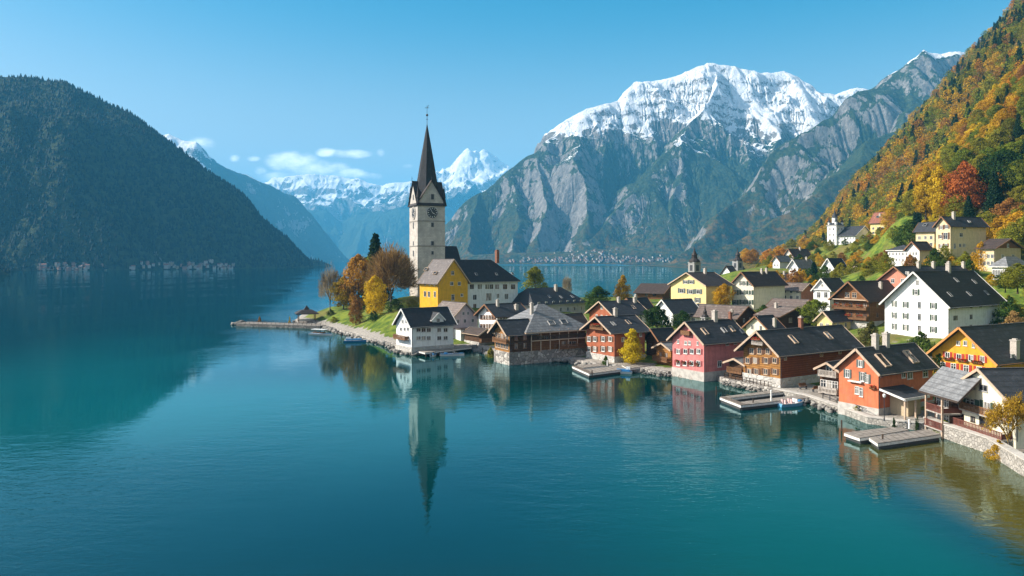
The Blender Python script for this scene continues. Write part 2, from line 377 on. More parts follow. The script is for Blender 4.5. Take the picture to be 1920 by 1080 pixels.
# ------------------------------------------------------------------ shoreline, terrain, lake, haze
SHORE = [(120,-60),(66,20),(60,60),(58.8,85.8),(61.2,95.9),(60.0,104.5),(59.8,108.6),(57,110.4),(54,113),(53.2,121),(51.6,131),(48.2,137.5),(42.6,149.5),(42.0,153.5),(38.8,151.3),(33.4,159.2),(27,166),(18,173),(14,180),(-1,188),(-5,193.5),(-11,206),(-22,199.5),(-25.2,193),(-30,199),(-34,212),(-43.6,226),(-54,244),(-64,262),(-74,276),(-86,294),(-93,330),(-78,372),(-30,392),(10,392),(60,420),(112,490),(195,700),(300,1000),(408,1300),(560,1700),(1500,1750),(1500,-60)]
SH = np.array(SHORE, float)
def shore_sd(x, y):
    """signed distance to the shoreline, positive on land"""
    x = np.asarray(x, float); y = np.asarray(y, float); d = np.full(x.shape, 1e9); ins = np.zeros(x.shape, bool)
    for a, b in zip(SH, np.roll(SH, -1, 0)):
        ex_, ey_ = b - a; L = ex_ * ex_ + ey_ * ey_
        t = np.clip(((x - a[0]) * ex_ + (y - a[1]) * ey_) / L, 0, 1)
        d = np.minimum(d, np.hypot(x - a[0] - t * ex_, y - a[1] - t * ey_))
        c = (a[1] > y) != (b[1] > y)
        with np.errstate(divide='ignore', invalid='ignore'):
            xi = (b[0] - a[0]) * (y - a[1]) / (b[1] - a[1]) + a[0]
        ins ^= c & (x < xi)
    return np.where(ins, d, -d)
FY = np.array([0, 150, 205, 300, 380, 460, 700, 1000, 1300, 1700]); FX = np.array([168, 165, 170, 183, 206, 232, 285, 375, 520, 760]); FZ = np.array([38, 36, 34, 43, 48, 56, 36, 34, 32, 30])
ANCH = [(60,400,2),(100,452,2.5),(20,372,2.5),(150,560,3),(235,800,5),(330,1010,6),(-60,350,3),(-80,330,1.5),(-52,262,4.5),(-60,285,5.5),(-40,262,7),(-36,290,11),(-30,300,11),(58,360,3.5),(90,400,3)] + [(float(x), float(y), float(z)) for x, y, z in zip(FX, FY, FZ)]                                              # (x, y, z) known ground heights, filled by house specs
def ground_z(x, y):
    x = np.asarray(x, float); y = np.asarray(y, float)
    A = np.array(ANCH); u = x - np.interp(y, FY, FX); num = np.zeros(x.shape); den = np.zeros(x.shape)
    xq = np.where(u > 0, x - u, x)
    for ax, ay, az in A:
        w = 1.0 / ((xq - ax) ** 2 + (y - ay) ** 2 + 30.0) ** 1.6
        num += w * az; den += w
    z = num / den
    sd = shore_sd(x, y)
    z = 0.95 + (z - 0.95) * sstep(0.0, 16.0, sd)
    n = fbm(x / 60, y / 60, 4, 77)
    z = z + np.maximum(u, 0) * 1.10 - 2.5 * (1 - np.exp(-np.maximum(u, 0) / 5)) + n * np.clip(u / 30, 0, 1) * 9 + n * 0.5 * sstep(10, 40, sd)
    z = np.where(sd < 0.4, 0.9 - (0.4 - sd) * 3.2, z)
    return np.maximum(z, -4.5)
def gz(x, y): return float(ground_z(np.array([x]), np.array([y]))[0])
def on_ground(px, py, y0=60.0, y1=1400.0):
    """first point of the ground seen through a photo pixel"""
    r = ray(px, py); ys = np.geomspace(y0, y1, 900)
    h = CAM_H + r.z * ys - ground_z(r.x * ys, ys)
    k = np.argmax(h < 0)
    if not (h < 0).any(): return None
    y = ys[k] if k == 0 else ys[k-1] + (ys[k] - ys[k-1]) * h[k-1] / (h[k-1] - h[k] + 1e-9)
    return Vector((r.x * y, y, gz(r.x * y, y)))
# ------------------------------------------------------------------ building materials
def wall_mat(name, col, var=0.10, planks=False, dirt=0.25):
    t = NT(name); o = t.co('Object'); n = t.noise(0.9, 5, 0.6, o); n2 = t.noise(6, 3, 0.6, o)
    dark = tuple(c * (1 - dirt) for c in col)
    c = t.mix(t.ramp(n, 0.38, 0.72), col, dark)
    c = t.mix(t.ramp(t.noise(1.2, 4, 0.6, t.scale(o, (2.2, 2.2, 0.25))), 0.46, 0.75, 0, 0.75), c, tuple(x * 0.66 for x in col))
    c = t.mix(t.ramp(t.noise(0.45, 6, 0.7, t.scale(o, (1, 1, 1), (7, 3, 1))), 0.55, 0.68, 0, 0.6), c, tuple(min(.85, x * 0.62 + .06) for x in col))
    h = n2
    if planks:
        w = t.new('ShaderNodeTexWave', bands_direction='Z'); t.l.new(o, w.inputs['Vector']); w.inputs['Scale'].default_value = 0.75; w.inputs['Distortion'].default_value = 0.6
        c = t.mix(t.ramp(w.outputs['Fac'], 0.05, 0.3), tuple(x * 0.5 for x in col), c)
        h = t.math('ADD', n2, t.math('MULTIPLY', w.outputs['Fac'], 2.0))
    return t.set(c, 0.85, t.bump(h, 0.25, 0.05), spec=0.25)
def roof_mat(name, col, rows=0.55):
    t = NT(name); o = t.co('Object'); n = t.noise(1.1, 5, 0.65, o); n2 = t.noise(9, 2, 0.5, o)
    c = t.mix(t.ramp(n, 0.3, 0.72), tuple(x * 0.72 for x in col), tuple(x * 1.35 for x in col))
    c = t.mix(t.ramp(n2, 0.45, 0.62, 0, 0.55), c, tuple(x * 0.62 for x in col))
    c = t.mix(t.ramp(t.noise(0.55, 5, 0.7, o), 0.55, 0.74, 0, 0.55), c, tuple(min(.3, x * 2.6 + .02) for x in col))
    c = t.mix(t.ramp(t.noise(0.8, 5, 0.65, t.scale(o, (1.6, 1.6, 0.2), (3, 1, 0))), 0.52, 0.72, 0, 0.5), c, tuple(x * 0.55 for x in col))
    w = t.new('ShaderNodeTexWave', bands_direction='Z', wave_profile='SAW'); t.l.new(o, w.inputs['Vector']); w.inputs['Scale'].default_value = rows; w.inputs['Distortion'].default_value = 0.3
    c = t.mix(t.ramp(w.outputs['Fac'], 0.0, 0.3, 0.75, 0), c, tuple(x * 0.38 for x in col))
    h = t.math('ADD', t.math('MULTIPLY', w.outputs['Fac'], 1.0), t.math('MULTIPLY', n2, 0.6))
    return t.set(c, 0.62, t.bump(h, 0.7, 0.10), spec=0.35)
def plain_mat(name, col, rough=0.7, var=0.25, scale=3.0):
    t = NT(name); n = t.noise(scale, 4, 0.6, t.co('Object'))
    return t.set(t.mix(t.ramp(n, 0.35, 0.7), col, tuple(c * (1 - var) for c in col)), rough, t.bump(n, 0.2, 0.03), spec=0.3)
def stone_mat(name, a, b, mortar, scale=1.6):
    t = NT(name); o = t.co('Object'); v = t.new('ShaderNodeTexVoronoi'); t.l.new(o, v.inputs['Vector']); v.inputs['Scale'].default_value = scale
    e = t.new('ShaderNodeTexVoronoi', feature='DISTANCE_TO_EDGE'); t.l.new(o, e.inputs['Vector']); e.inputs['Scale'].default_value = scale
    c = t.mix(t.ramp(v.outputs['Color'], 0.2, 0.8), a, b); c = t.mix(t.ramp(t.noise(0.7, 4, 0.6, o), 0.4, 0.7, 0, 0.5), c, tuple(x * 0.55 for x in a))
    c = t.mix(t.ramp(e.outputs['Distance'], 0.01, 0.07), mortar, c)
    return t.set(c, 0.9, t.bump(t.ramp(e.outputs['Distance'], 0.0, 0.12), 0.8, 0.12), spec=0.2)
def ashlar_mat():
    t = NT('tower_stone'); o = t.co('Object'); s_ = t.new('ShaderNodeSeparateXYZ'); t.l.new(o, s_.inputs[0])
    cb = t.new('ShaderNodeCombineXYZ'); t.l.new(t.math('ADD', s_.outputs[0], s_.outputs[1]), cb.inputs[0]); t.l.new(s_.outputs[2], cb.inputs[1])
    br = t.new('ShaderNodeTexBrick'); t.l.new(cb.outputs[0], br.inputs['Vector']); br.inputs['Scale'].default_value = 1.0
    br.inputs['Brick Width'].default_value = 1.15; br.inputs['Row Height'].default_value = 0.55; br.inputs['Mortar Size'].default_value = 0.025
    br.inputs['Color1'].default_value = (0.60, 0.55, 0.48, 1); br.inputs['Color2'].default_value = (0.49, 0.445, 0.39, 1); br.inputs['Mortar'].default_value = (0.27, 0.24, 0.21, 1)
    c = t.mix(t.ramp(t.noise(0.35, 6, 0.65, o), 0.35, 0.7), br.outputs['Color'], (0.37, 0.335, 0.30))
    c = t.mix(t.ramp(t.noise(0.8, 5, 0.6, t.scale(o, (1.5, 1.5, 0.12))), 0.52, 0.74, 0, 0.6), c, (0.27, 0.245, 0.215))
    return t.set(c, 0.9, t.bump(br.outputs['Fac'], -0.4, 0.05), spec=0.2)
def glass_mat():
    t = NT('window_glass'); n = t.noise(0.8, 2, 0.5, t.pos()); rn = t.new('ShaderNodeObjectInfo').outputs['Random']; cu = t.noise(1.1, 2, 0.5, t.scale(t.pos(), (2.5, 2.5, .3)))
    c = t.mix(t.ramp(n, 0.4, 0.6), (0.012, 0.015, 0.018), (0.05, 0.055, 0.06))
    c = t.mix(t.math('MULTIPLY', t.ramp(rn, 0.45, 0.75), t.ramp(cu, 0.42, 0.55)), c, (0.34, 0.31, 0.27))
    return t.set(c, 0.07, spec=0.6)
WHITE, CREAM, OFFW = (0.80, 0.79, 0.76), (0.74, 0.64, 0.46), (0.76, 0.70, 0.60)
MW = {k: wall_mat('wall_' + k, c, dirt=d) for k, c, d in [
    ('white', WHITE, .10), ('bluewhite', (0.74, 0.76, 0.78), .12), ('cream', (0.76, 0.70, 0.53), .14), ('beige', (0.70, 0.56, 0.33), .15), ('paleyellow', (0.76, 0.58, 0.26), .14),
    ('lilac', (0.66, 0.53, 0.52), .15), ('rose', (0.70, 0.56, 0.50), .15), ('grey', (0.58, 0.54, 0.49), .2), ('pink', (0.60, 0.20, 0.185), .25),
    ('yellow', (0.70, 0.38, 0.022), .2), ('amber', (0.72, 0.34, 0.03), .2), ('orange', (0.60, 0.17, 0.075), .25), ('brick', (0.38, 0.115, 0.055), .3), ('salmon', (0.60, 0.24, 0.16), .2), ('tan', (0.55, 0.43, 0.28), .2)]}
MW['wood'] = wall_mat('wall_wood', (0.23, 0.10, 0.035), planks=True, dirt=.45)
MW['darkwood'] = wall_mat('wall_dark_wood', (0.105, 0.052, 0.026), planks=True, dirt=.4)
MW['honey'] = wall_mat('wall_honey_wood', (0.37, 0.17, 0.045), planks=True, dirt=.4)
MW['rust'] = wall_mat('wall_rust_wood', (0.22, 0.062, 0.022), planks=True, dirt=.35)
MR = {k: roof_mat('roof_' + k, c) for k, c in [('slate', (0.034, 0.036, 0.042)), ('black', (0.021, 0.022, 0.027)), ('grey', (0.185, 0.185, 0.188)), ('brown', (0.058, 0.038, 0.030)), ('tan', (0.155, 0.113, 0.094)), ('mauve', (0.115, 0.092, 0.085)), ('red', (0.26, 0.085, 0.05)), ('darkbrown', (0.034, 0.024, 0.021)), ('lightgrey', (0.23, 0.225, 0.215))]}
TRIM = {k: plain_mat('trim_' + k, c) for k, c in [('white', (0.74, 0.71, 0.66)), ('wood', (0.26, 0.125, 0.06)), ('pale', (0.52, 0.38, 0.27)), ('dark', (0.06, 0.04, 0.03)), ('orange', (0.60, 0.26, 0.08)), ('grey', (0.32, 0.31, 0.30))]}
SHUT = {k: plain_mat('shutter_' + k, c) for k, c in [('green', (0.045, 0.075, 0.05)), ('red', (0.40, 0.045, 0.02)), ('brown', (0.12, 0.055, 0.03)), ('grey', (0.16, 0.17, 0.16)), ('pinkdark', (0.26, 0.06, 0.06)), ('redwood', (0.15, 0.05, 0.035)), ('slate', (0.10, 0.12, 0.11))]}
GLASS = glass_mat(); STONE = stone_mat('rubble_stone', (0.56, 0.51, 0.45), (0.22, 0.20, 0.18), (0.15, 0.135, 0.12), 1.1)
PLINTH = stone_mat('plinth_stone', (0.55, 0.52, 0.47), (0.40, 0.37, 0.33), (0.46, 0.43, 0.40), 0.9); TOWER = ashlar_mat()
CHIM = plain_mat('chimney_render', (0.50, 0.44, 0.38), 0.9); CHIMB = plain_mat('chimney_brick', (0.26, 0.11, 0.07), 0.9); METAL = plain_mat('dark_metal', (0.05, 0.05, 0.055), 0.5)
PLANK = plain_mat('weathered_plank', (0.42, 0.37, 0.32), 0.85, 0.4, 2.0); DWOOD = plain_mat('dark_timber', (0.07, 0.045, 0.03), 0.8); LWOOD = plain_mat('brown_timber', (0.20, 0.095, 0.04), 0.8, 0.4)
CONC = plain_mat('pale_concrete', (0.50, 0.46, 0.41), 0.9, 0.3, 1.2)

RIDGE = plain_mat('ridge_tile', (0.10, 0.095, 0.095), .8, .4)
def leaves(P, Nrm, size, rs, stretch=1.0, tri=False):
    n = len(P); r = rs.normal(size=(n, 3)); d = Nrm + r * 0.75; d /= np.linalg.norm(d, axis=1)[:, None] + 1e-9
    a = np.cross(d, rs.normal(size=(n, 3))); a /= np.linalg.norm(a, axis=1)[:, None] + 1e-9; b = np.cross(d, a)
    s = size * rs.uniform(.6, 1.25, (n, 1))
    if tri: V = np.stack([P + a*s*stretch, P - a*s*.5 + b*s*.8, P - a*s*.5 - b*s*.8], 1)
    else: V = np.stack([P + a*s*stretch, P + b*s*.62 + d*s*.12, P - a*s*stretch, P - b*s*.62 + d*s*.12], 1)
    return V
def leaf_mat(name, attr_color=False, trans=0.35, fixed=None):
    t = NT(name); v = t.attr('v')
    if fixed: base = fixed
    elif attr_color: base = t.attr('tint', 'Color')
    else:
        oi = t.new('ShaderNodeObjectInfo'); base = oi.outputs['Color']
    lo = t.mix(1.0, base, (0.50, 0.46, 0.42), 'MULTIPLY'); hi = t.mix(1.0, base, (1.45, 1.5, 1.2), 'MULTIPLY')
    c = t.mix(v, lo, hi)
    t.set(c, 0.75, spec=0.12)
    tr = t.new('ShaderNodeBsdfTranslucent'); t.l.new(c, tr.inputs['Color']); ms = t.new('ShaderNodeMixShader'); ms.inputs[0].default_value = trans
    t.l.new(t.b.outputs[0], ms.inputs[1]); t.l.new(tr.outputs[0], ms.inputs[2]); t.l.new(ms.outputs[0], t.out.inputs['Surface'])
    return t.mat
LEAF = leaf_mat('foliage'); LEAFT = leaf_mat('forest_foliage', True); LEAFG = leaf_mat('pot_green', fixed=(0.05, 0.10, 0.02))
# ------------------------------------------------------------------ house builder
_wc = {}
def win_mesh(w, h, kind, mats):
    k = (round(w, 1), round(h, 1), kind, tuple(m.name for m in mats))
    if k in _wc: return _wc[k]
    w, h = k[0], k[1]; b = MB()
    if kind == 'frame':                              # local: x along the wall, y outwards negative, z up, centred
        f = min(0.085, w * 0.11)
        b.box(-w/2, -0.07, -h/2, -w/2+f, 0.0, h/2); b.box(w/2-f, -0.07, -h/2, w/2, 0.0, h/2)
        b.box(-w/2+f, -0.07, h/2-f, w/2-f, 0.0, h/2); b.box(-w/2+f, -0.07, -h/2, w/2-f, 0.0, -h/2+f)
        b.box(-0.035, -0.055, -h/2+f, 0.035, 0.0, h/2-f)
        if h > 1.1: b.box(-w/2+f, -0.05, h*0.14, -0.035, 0.0, h*0.14+0.06); b.box(0.035, -0.05, h*0.14, w/2-f, 0.0, h*0.14+0.06)
        b.box(-w/2-0.06, -0.13, -h/2-0.09, w/2+0.06, 0.0, -h/2-0.003)
    elif kind == 'pane': b.box(-w/2+0.03, -0.03, -h/2+0.03, w/2-0.03, -0.004, h/2-0.03)
    elif kind == 'plain':
        f = min(0.085, w * 0.11)
        b.box(-w/2+f, -0.03, -h/2+f, w/2-f, -0.004, h/2-f, 1)
        b.box(-w/2, -0.07, -h/2, -w/2+f, 0.0, h/2); b.box(w/2-f, -0.07, -h/2, w/2, 0.0, h/2)
        b.box(-w/2+f, -0.07, h/2-f, w/2-f, 0.0, h/2); b.box(-w/2+f, -0.07, -h/2, w/2-f, 0.0, -h/2+f); b.box(-0.035, -0.06, -h/2+f, 0.035, -0.031, h/2-f)
    elif kind == 'shutter':
        b.box(-w/2, -0.06, -h/2, w/2, 0.0, h/2)
        for i in range(int(h / 0.28)): b.box(-w/2+0.06, -0.075, -h/2+0.1+i*0.28, w/2-0.06, -0.061, -h/2+0.22+i*0.28)
    _wc[k] = b.mesh(kind, mats); return _wc[k]

class Block:
    """one gabled, hipped or flat-roofed body placed from its near corner; x runs along the right-hand face, y along the left-hand face"""
    def __init__(s, root, N, beta, wA, wB, he, hr, gable='A', wall='white', wallB=None, roof='slate', trim='white', ov=0.7, gov=0.8, plinth=0.0, plinthmat=None, base=-3.0, off=(0, 0), roofname='roof', hip=0.0, gwall=None, gz=None, part='wall'):
        s.root, s.N, s.b, s.wA, s.wB, s.he, s.hr, s.g = root, Vector(N), beta, wA, wB, he, hr, gable
        s.ox, s.oy = off
        x0, y0, x1, y1 = s.ox, s.oy, s.ox + wB, s.oy + wA
        s.x0, s.y0, s.x1, s.y1 = x0, y0, x1, y1
        b = MB(); m = [MW[wall]]; mb = 0; mg = 0
        if wallB: m.append(MW[wallB]); mb = len(m) - 1
        if gwall: m.append(MW[gwall]); mg = len(m) - 1
        z0 = base if not plinth else plinth
        mx, my = (x0 + x1) / 2, (y0 + y1) / 2
        b.poly([(x0,y1,z0),(x0,y0,z0),(x0,y0,he),(x0,y1,he)], 0); b.poly([(x0,y0,z0),(x1,y0,z0),(x1,y0,he),(x0,y0,he)], mb)
        b.poly([(x1,y0,z0),(x1,y1,z0),(x1,y1,he),(x1,y0,he)], mb); b.poly([(x1,y1,z0),(x0,y1,z0),(x0,y1,he),(x1,y1,he)], 0)
        if gable == 'A' and not hip: b.poly([(x0,y1,he),(x0,y0,he),(x0,my,hr)], mg); b.poly([(x1,y0,he),(x1,y1,he),(x1,my,hr)], mb)
        if gable == 'B' and not hip: b.poly([(x0,y0,he),(x1,y0,he),(mx,y0,hr)], mg or mb); b.poly([(x1,y1,he),(x0,y1,he),(mx,y1,hr)], 0)
        b.poly([(x0,y0,he),(x1,y0,he),(x1,y1,he),(x0,y1,he)], 0)
        s.wall = b.build(part, m, root)
        if plinth:
            p = MB(); p.box(x0-0.12, y0-0.12, base, x1+0.12, y1+0.12, plinth); p.build('plinth', plinthmat or PLINTH, root)
        # roof slabs
        r = MB(); th = 0.22; T = MB()
        def slab(a, b_, c, d):                        # eave a-b, ridge c-d (given so that a,b,c,d go round)
            q = [Vector(v) for v in (a, b_, c, d)]; r.hexa(q + [v + Vector((0, 0, th)) for v in q])
        if hip:
            X0, X1, Y0, Y1 = x0-ov, x1+ov, y0-ov, y1+ov; k = (hr-he)/((y1-y0)/2 if gable == 'A' else (x1-x0)/2); ze = he - k*ov
            if gable == 'A': A_, B_ = Vector((x0+hip, my, hr)), Vector((x1-hip, my, hr))
            else: A_, B_ = Vector((mx, y0+hip, hr)), Vector((mx, y1-hip, hr))
            e = [Vector((X0,Y0,ze)), Vector((X1,Y0,ze)), Vector((X1,Y1,ze)), Vector((X0,Y1,ze))]
            fs = [(e[0],e[1],B_,A_),(e[1],e[2],B_),(e[2],e[3],A_,B_),(e[3],e[0],A_)] if gable == 'A' else [(e[0],e[1],A_),(e[1],e[2],B_,A_),(e[2],e[3],B_),(e[3],e[0],A_,B_)]
            for f in fs: r.poly([v + Vector((0,0,th)) for v in f])
            for i in range(4): j = (i+1) % 4; r.poly([e[i], e[j], e[j]+Vector((0,0,th)), e[i]+Vector((0,0,th))])
            r.poly([e[3], e[2], e[1], e[0]])
            for i in range(4): j = (i+1) % 4; T.bar(e[i]+Vector((0,0,.0)), e[j]+Vector((0,0,.0)), 0.16, 0.26)
        elif gable == 'A':
            k = (hr-he)/(wA/2); ze = he - k*ov; X0, X1 = x0-gov, x1+gov
            slab((X0,y0-ov,ze),(X1,y0-ov,ze),(X1,my,hr),(X0,my,hr)); slab((X1,y1+ov,ze),(X0,y1+ov,ze),(X0,my,hr),(X1,my,hr))
            for X in (X0-0.06, X1+0.06):
                T.bar((X,y0-ov-.05,ze+.08),(X,my,hr+.10),0.12,0.36); T.bar((X,y1+ov+.05,ze+.08),(X,my,hr+.10),0.12,0.36)
            T.bar((X0,y0-ov-.06,ze+.08),(X1,y0-ov-.06,ze+.08),0.12,0.16)
            rc = MB(); rc.bar((X0+.1,my,hr+th+.03),(X1-.1,my,hr+th+.03),0.34,0.12); s.ridge = rc
        else:
            k = (hr-he)/(wB/2); ze = he - k*ov; Y0, Y1 = y0-gov, y1+gov
            slab((x0-ov,Y1,ze),(x0-ov,Y0,ze),(mx,Y0,hr),(mx,Y1,hr)); slab((x1+ov,Y0,ze),(x1+ov,Y1,ze),(mx,Y1,hr),(mx,Y0,hr))
            for Y in (Y0-0.06, Y1+0.06):
                T.bar((x0-ov-.05,Y,ze+.08),(mx,Y,hr+.10),0.12,0.36); T.bar((x1+ov+.05,Y,ze+.08),(mx,Y,hr+.10),0.12,0.36)
            T.bar((x0-ov-.06,Y0,ze+.08),(x0-ov-.06,Y1,ze+.08),0.12,0.16)
            rc = MB(); rc.bar((mx,Y0+.1,hr+th+.03),(mx,Y1-.1,hr+th+.03),0.34,0.12); s.ridge = rc
        s.th = th; s.hip = hip; s.k = k
        s.roof = r.build(roofname, MR[roof], root); T.build('bargeboard', TRIM[trim], s.roof)
        if not hip: s.ridge.build('ridge_cap', RIDGE, s.roof)
        if not hip and wB > 5.5:
            G_ = MB()
            if gable == 'A':
                G_.tube((x0-gov, y0-ov-.17, ze+.06), (x1+gov, y0-ov-.17, ze+.06), .075, .075, 6); G_.tube((x0+.12, y0-ov-.17, ze), (x0+.12, y0-.07, ze-.5), .05, .05, 6); G_.tube((x0+.12, y0-.07, ze-.5), (x0+.12, y0-.07, plinth), .05, .05, 6)
            else:
                G_.tube((x0-ov-.17, y0-gov, ze+.06), (x0-ov-.17, y1+gov, ze+.06), .075, .075, 6); G_.tube((x0-ov-.17, y0+.12, ze), (x0-.07, y0+.12, ze-.5), .05, .05, 6); G_.tube((x0-.07, y0+.12, ze-.5), (x0-.07, y0+.12, plinth), .05, .05, 6)
            G_.build('gutter', METAL, root)
    def flowers(s, face, u, z, w, col=(0.55, 0.03, 0.03)):
        b = MB(); b.box(-w/2, -.36, -.12, w/2, -.10, .10); o = b.build('flower_box', LWOOD, s.root); rs_ = np.random.RandomState(int(u*37 + z*11) % 999); n = int(90*w)
        P = np.stack([rs_.uniform(-w/2, w/2, n), rs_.uniform(-.46, -.08, n), rs_.uniform(-.08, .42, n)], 1); V = leaves(P, np.tile([0, -.4, .5], (n, 1)), .12, rs_)
        q = link('blossoms', mesh_np('blossoms', V.reshape(-1, 3), np.arange(n*4).reshape(n, 4), [LEAF, LEAFG], False, {'v': ('FLOAT', np.repeat(rs_.uniform(0, 1, n), 4))}, (rs_.rand(n) < .45).astype(int)), o); q.color = (*col, 1)
        if face == 'A': o.location = (s.x0, u, z); o.rotation_euler = (0, 0, -math.pi/2)
        else: o.location = (u, s.y0, z)
        return o
    def roof_z(s, x, y):
        if s.g == 'A' or s.hip: h = s.hr - s.k * abs(y - (s.y0 + s.y1) / 2)
        if s.g == 'B' and not s.hip: h = s.hr - s.k * abs(x - (s.x0 + s.x1) / 2)
        return h + s.th
    def face_local(s, face, px, py):
        """photo pixel -> (u along the face from the near corner, z) in the block's frame"""
        cb, sb = math.cos(s.b), math.sin(s.b); inv = Matrix.Rotation(-s.b, 3, 'Z')
        o = inv @ (Vector((0, 0, CAM_H)) - s.N); d = inv @ ray(px, py)
        if face == 'A': t = (s.x0 - o.x) / d.x; p = o + d * t; return p.y, p.z
        t = (s.y0 - o.y) / d.y; p = o + d * t; return p.x, p.z
    def window(s, face, u, z, w=1.0, h=1.3, shut=None, trim='white', plain=False):
        if face == 'A': loc = (s.x0 - 0.002, u, z); rz = -math.pi / 2
        else: loc = (u, s.y0 - 0.002, z); rz = 0.0
        if plain:
            o = link('window', win_mesh(w, h, 'plain', [TRIM[trim], GLASS]), s.root); o.location = loc; o.rotation_euler = (0, 0, rz); return o
        o = link('window', win_mesh(w, h, 'frame', [TRIM[trim]]), s.root); o.location = loc; o.rotation_euler = (0, 0, rz)
        link('pane', win_mesh(w, h, 'pane', [GLASS]), o)
        if shut:
            sw = max(0.3, w * 0.5)
            for sg in (-1, 1):
                q = link('shutter', win_mesh(sw, h + 0.1, 'shutter', [SHUT[shut]]), o); q.location = (sg * (w / 2 + sw / 2 + 0.03), 0, 0)
        return o
    def wins(s, face, rows, us, w=1.0, h=1.3, shut=None, trim='white', plain=False):
        """a grid of windows: heights above the floor line, positions as fractions of the face"""
        L = s.wA if face == 'A' else s.wB; o = s.oy if face == 'A' else s.ox
        for z in rows:
            for u in us: s.window(face, o + u * L, z, w, h, shut, trim, plain)
    def wpx(s, face, pts, shut=None, trim='white', plain=False, zoom=None):
        """windows given by their photo pixels (centre, width, height)"""
        for p in pts:
            if zoom: sc, ox, oy = zoom; px, py, w, h = ox + p[0] / sc, oy + p[1] / sc, p[2] / sc, p[3] / sc
            else: px, py, w, h = p
            u0, z = s.face_local(face, px, py); ua, _ = s.face_local(face, px - w / 2, py); ub, _ = s.face_local(face, px + w / 2, py); _, za = s.face_local(face, px, py - h / 2)
            s.window(face, u0, z, min(3.5, max(0.5, abs(ub - ua))), min(2.6, max(0.6, 2 * abs(za - z))), shut, trim, plain)
    def chimney(s, x, y, h=1.5, w=0.7, mat=None, name='chimney'):
        z = s.roof_z(x, y); b = MB(); lo = z - 1.2
        b.box(x-w/2, y-w/2, lo, x+w/2, y+w/2, z+h); b.box(x-w/2-.09, y-w/2-.09, z+h+.003, x+w/2+.09, y+w/2+.09, z+h+.16); b.box(x-w*.3, y-w*.3, z+h+.163, x+w*.3, y+w*.3, z+h+.38)
        return b.build(name, mat or CHIM, s.roof)
    def chim_px(s, px, py, h=1.5, w=0.7, mat=None):
        """chimney at the spot of the front roof slope seen at a pixel"""
        inv = Matrix.Rotation(-s.b, 3, 'Z'); o = inv @ (Vector((0, 0, CAM_H)) - s.N); d = inv @ ray(px, py)
        x, y = s.slope_hit(o, d)
        return s.chimney(x, y, h, w, mat)
    def slope_hit(s, o, d):
        my, mx = (s.y0 + s.y1) / 2, (s.x0 + s.x1) / 2
        best = None
        for sg in (-1, 1):
            if s.g == 'A' or s.hip:   # z = hr + th - k*sg*(y-my)
                den = d.z + s.k * sg * d.y; t = (s.hr + s.th - s.k * sg * (o.y - my) - o.z) / den; p = o + d * t; ok = sg * (p.y - my) >= -0.05
            else:
                den = d.z + s.k * sg * d.x; t = (s.hr + s.th - s.k * sg * (o.x - mx) - o.z) / den; p = o + d * t; ok = sg * (p.x - mx) >= -0.05
            if ok and t > 0 and (best is None or t < best[0]): best = (t, p)
        p = best[1] if best else Vector((mx, my, 0))
        return min(max(p.x, s.x0 - .2), s.x1 + .2), min(max(p.y, s.y0 - .2), s.y1 + .2)
    def skylight(s, px, py, w=1.0, l=1.4, raised=0.12):
        inv = Matrix.Rotation(-s.b, 3, 'Z'); o = inv @ (Vector((0, 0, CAM_H)) - s.N); d = inv @ ray(px, py)
        x, y = s.slope_hit(o, d); z = s.roof_z(x, y)
        f = MB(); f.box(-w/2, -l/2, -0.1, -w/2+.10, l/2, raised); f.box(w/2-.10, -l/2, -0.1, w/2, l/2, raised); f.box(-w/2+.10, -l/2, -0.1, w/2-.10, -l/2+.10, raised); f.box(-w/2+.10, l/2-.10, -0.1, w/2-.10, l/2, raised)
        q = f.build('skylight', TRIM['grey' if l < 1.7 else 'pale'], s.roof); g = MB(); g.box(-w/2+.10, -l/2+.10, -.05, w/2-.10, l/2-.10, raised*.6); g.build('pane', GLASS, q)
        a = math.atan(s.k)
        if s.g == 'A' or s.hip: sg = 1 if y < (s.y0 + s.y1) / 2 else -1; q.rotation_euler = (a * sg, 0, 0)
        else: sg = 1 if x < (s.x0 + s.x1) / 2 else -1; q.rotation_euler = (0, -a * sg, math.pi/2 * 0)
        q.location = (x, y, z + 0.01); return q
    def balcony(s, face, u0, u1, z, d=1.2, rail=1.0, mat=None, slab=None, roofed=False):
        mat = mat or LWOOD; b = MB()
        def bx(ua, da, za, ub, db, zb):               # u along face, d outwards
            if face == 'A': b.box(s.x0 - db, ua, za, s.x0 - da, ub, zb)
            else: b.box(ua, s.y0 - db, za, ub, s.y0 - da, zb)
        bx(u0, 0.0, z - 0.18, u1, d, z)
        q = b.build('balcony', slab or mat, s.root); b = MB()
        bx(u0, d - .1, z + rail - .1, u1, d, z + rail); bx(u0, d - .1, z + .004, u1, d - .02, z + .16)
        n = max(3, int((u1 - u0) / 0.28))
        for i in range(n + 1):
            u = u0 + (u1 - u0 - .16) * i / n; bx(u, d - .075, z + .163, u + .16, d - .035, z + rail - .103)
        for u in (u0, u1 - .1): bx(u, 0.0, z + rail - .1, u + .1, d - .103, z + rail); bx(u + .03, 0.0, z + .1, u + .07, d - .103, z + rail - .2)
        b.build('railing', mat, q); return q
    def box(s, name, mat, x0, y0, z0, x1, y1, z1, parent=None):
        b = MB(); b.box(x0, y0, z0, x1, y1, z1); return b.build(name, mat, parent or s.root)

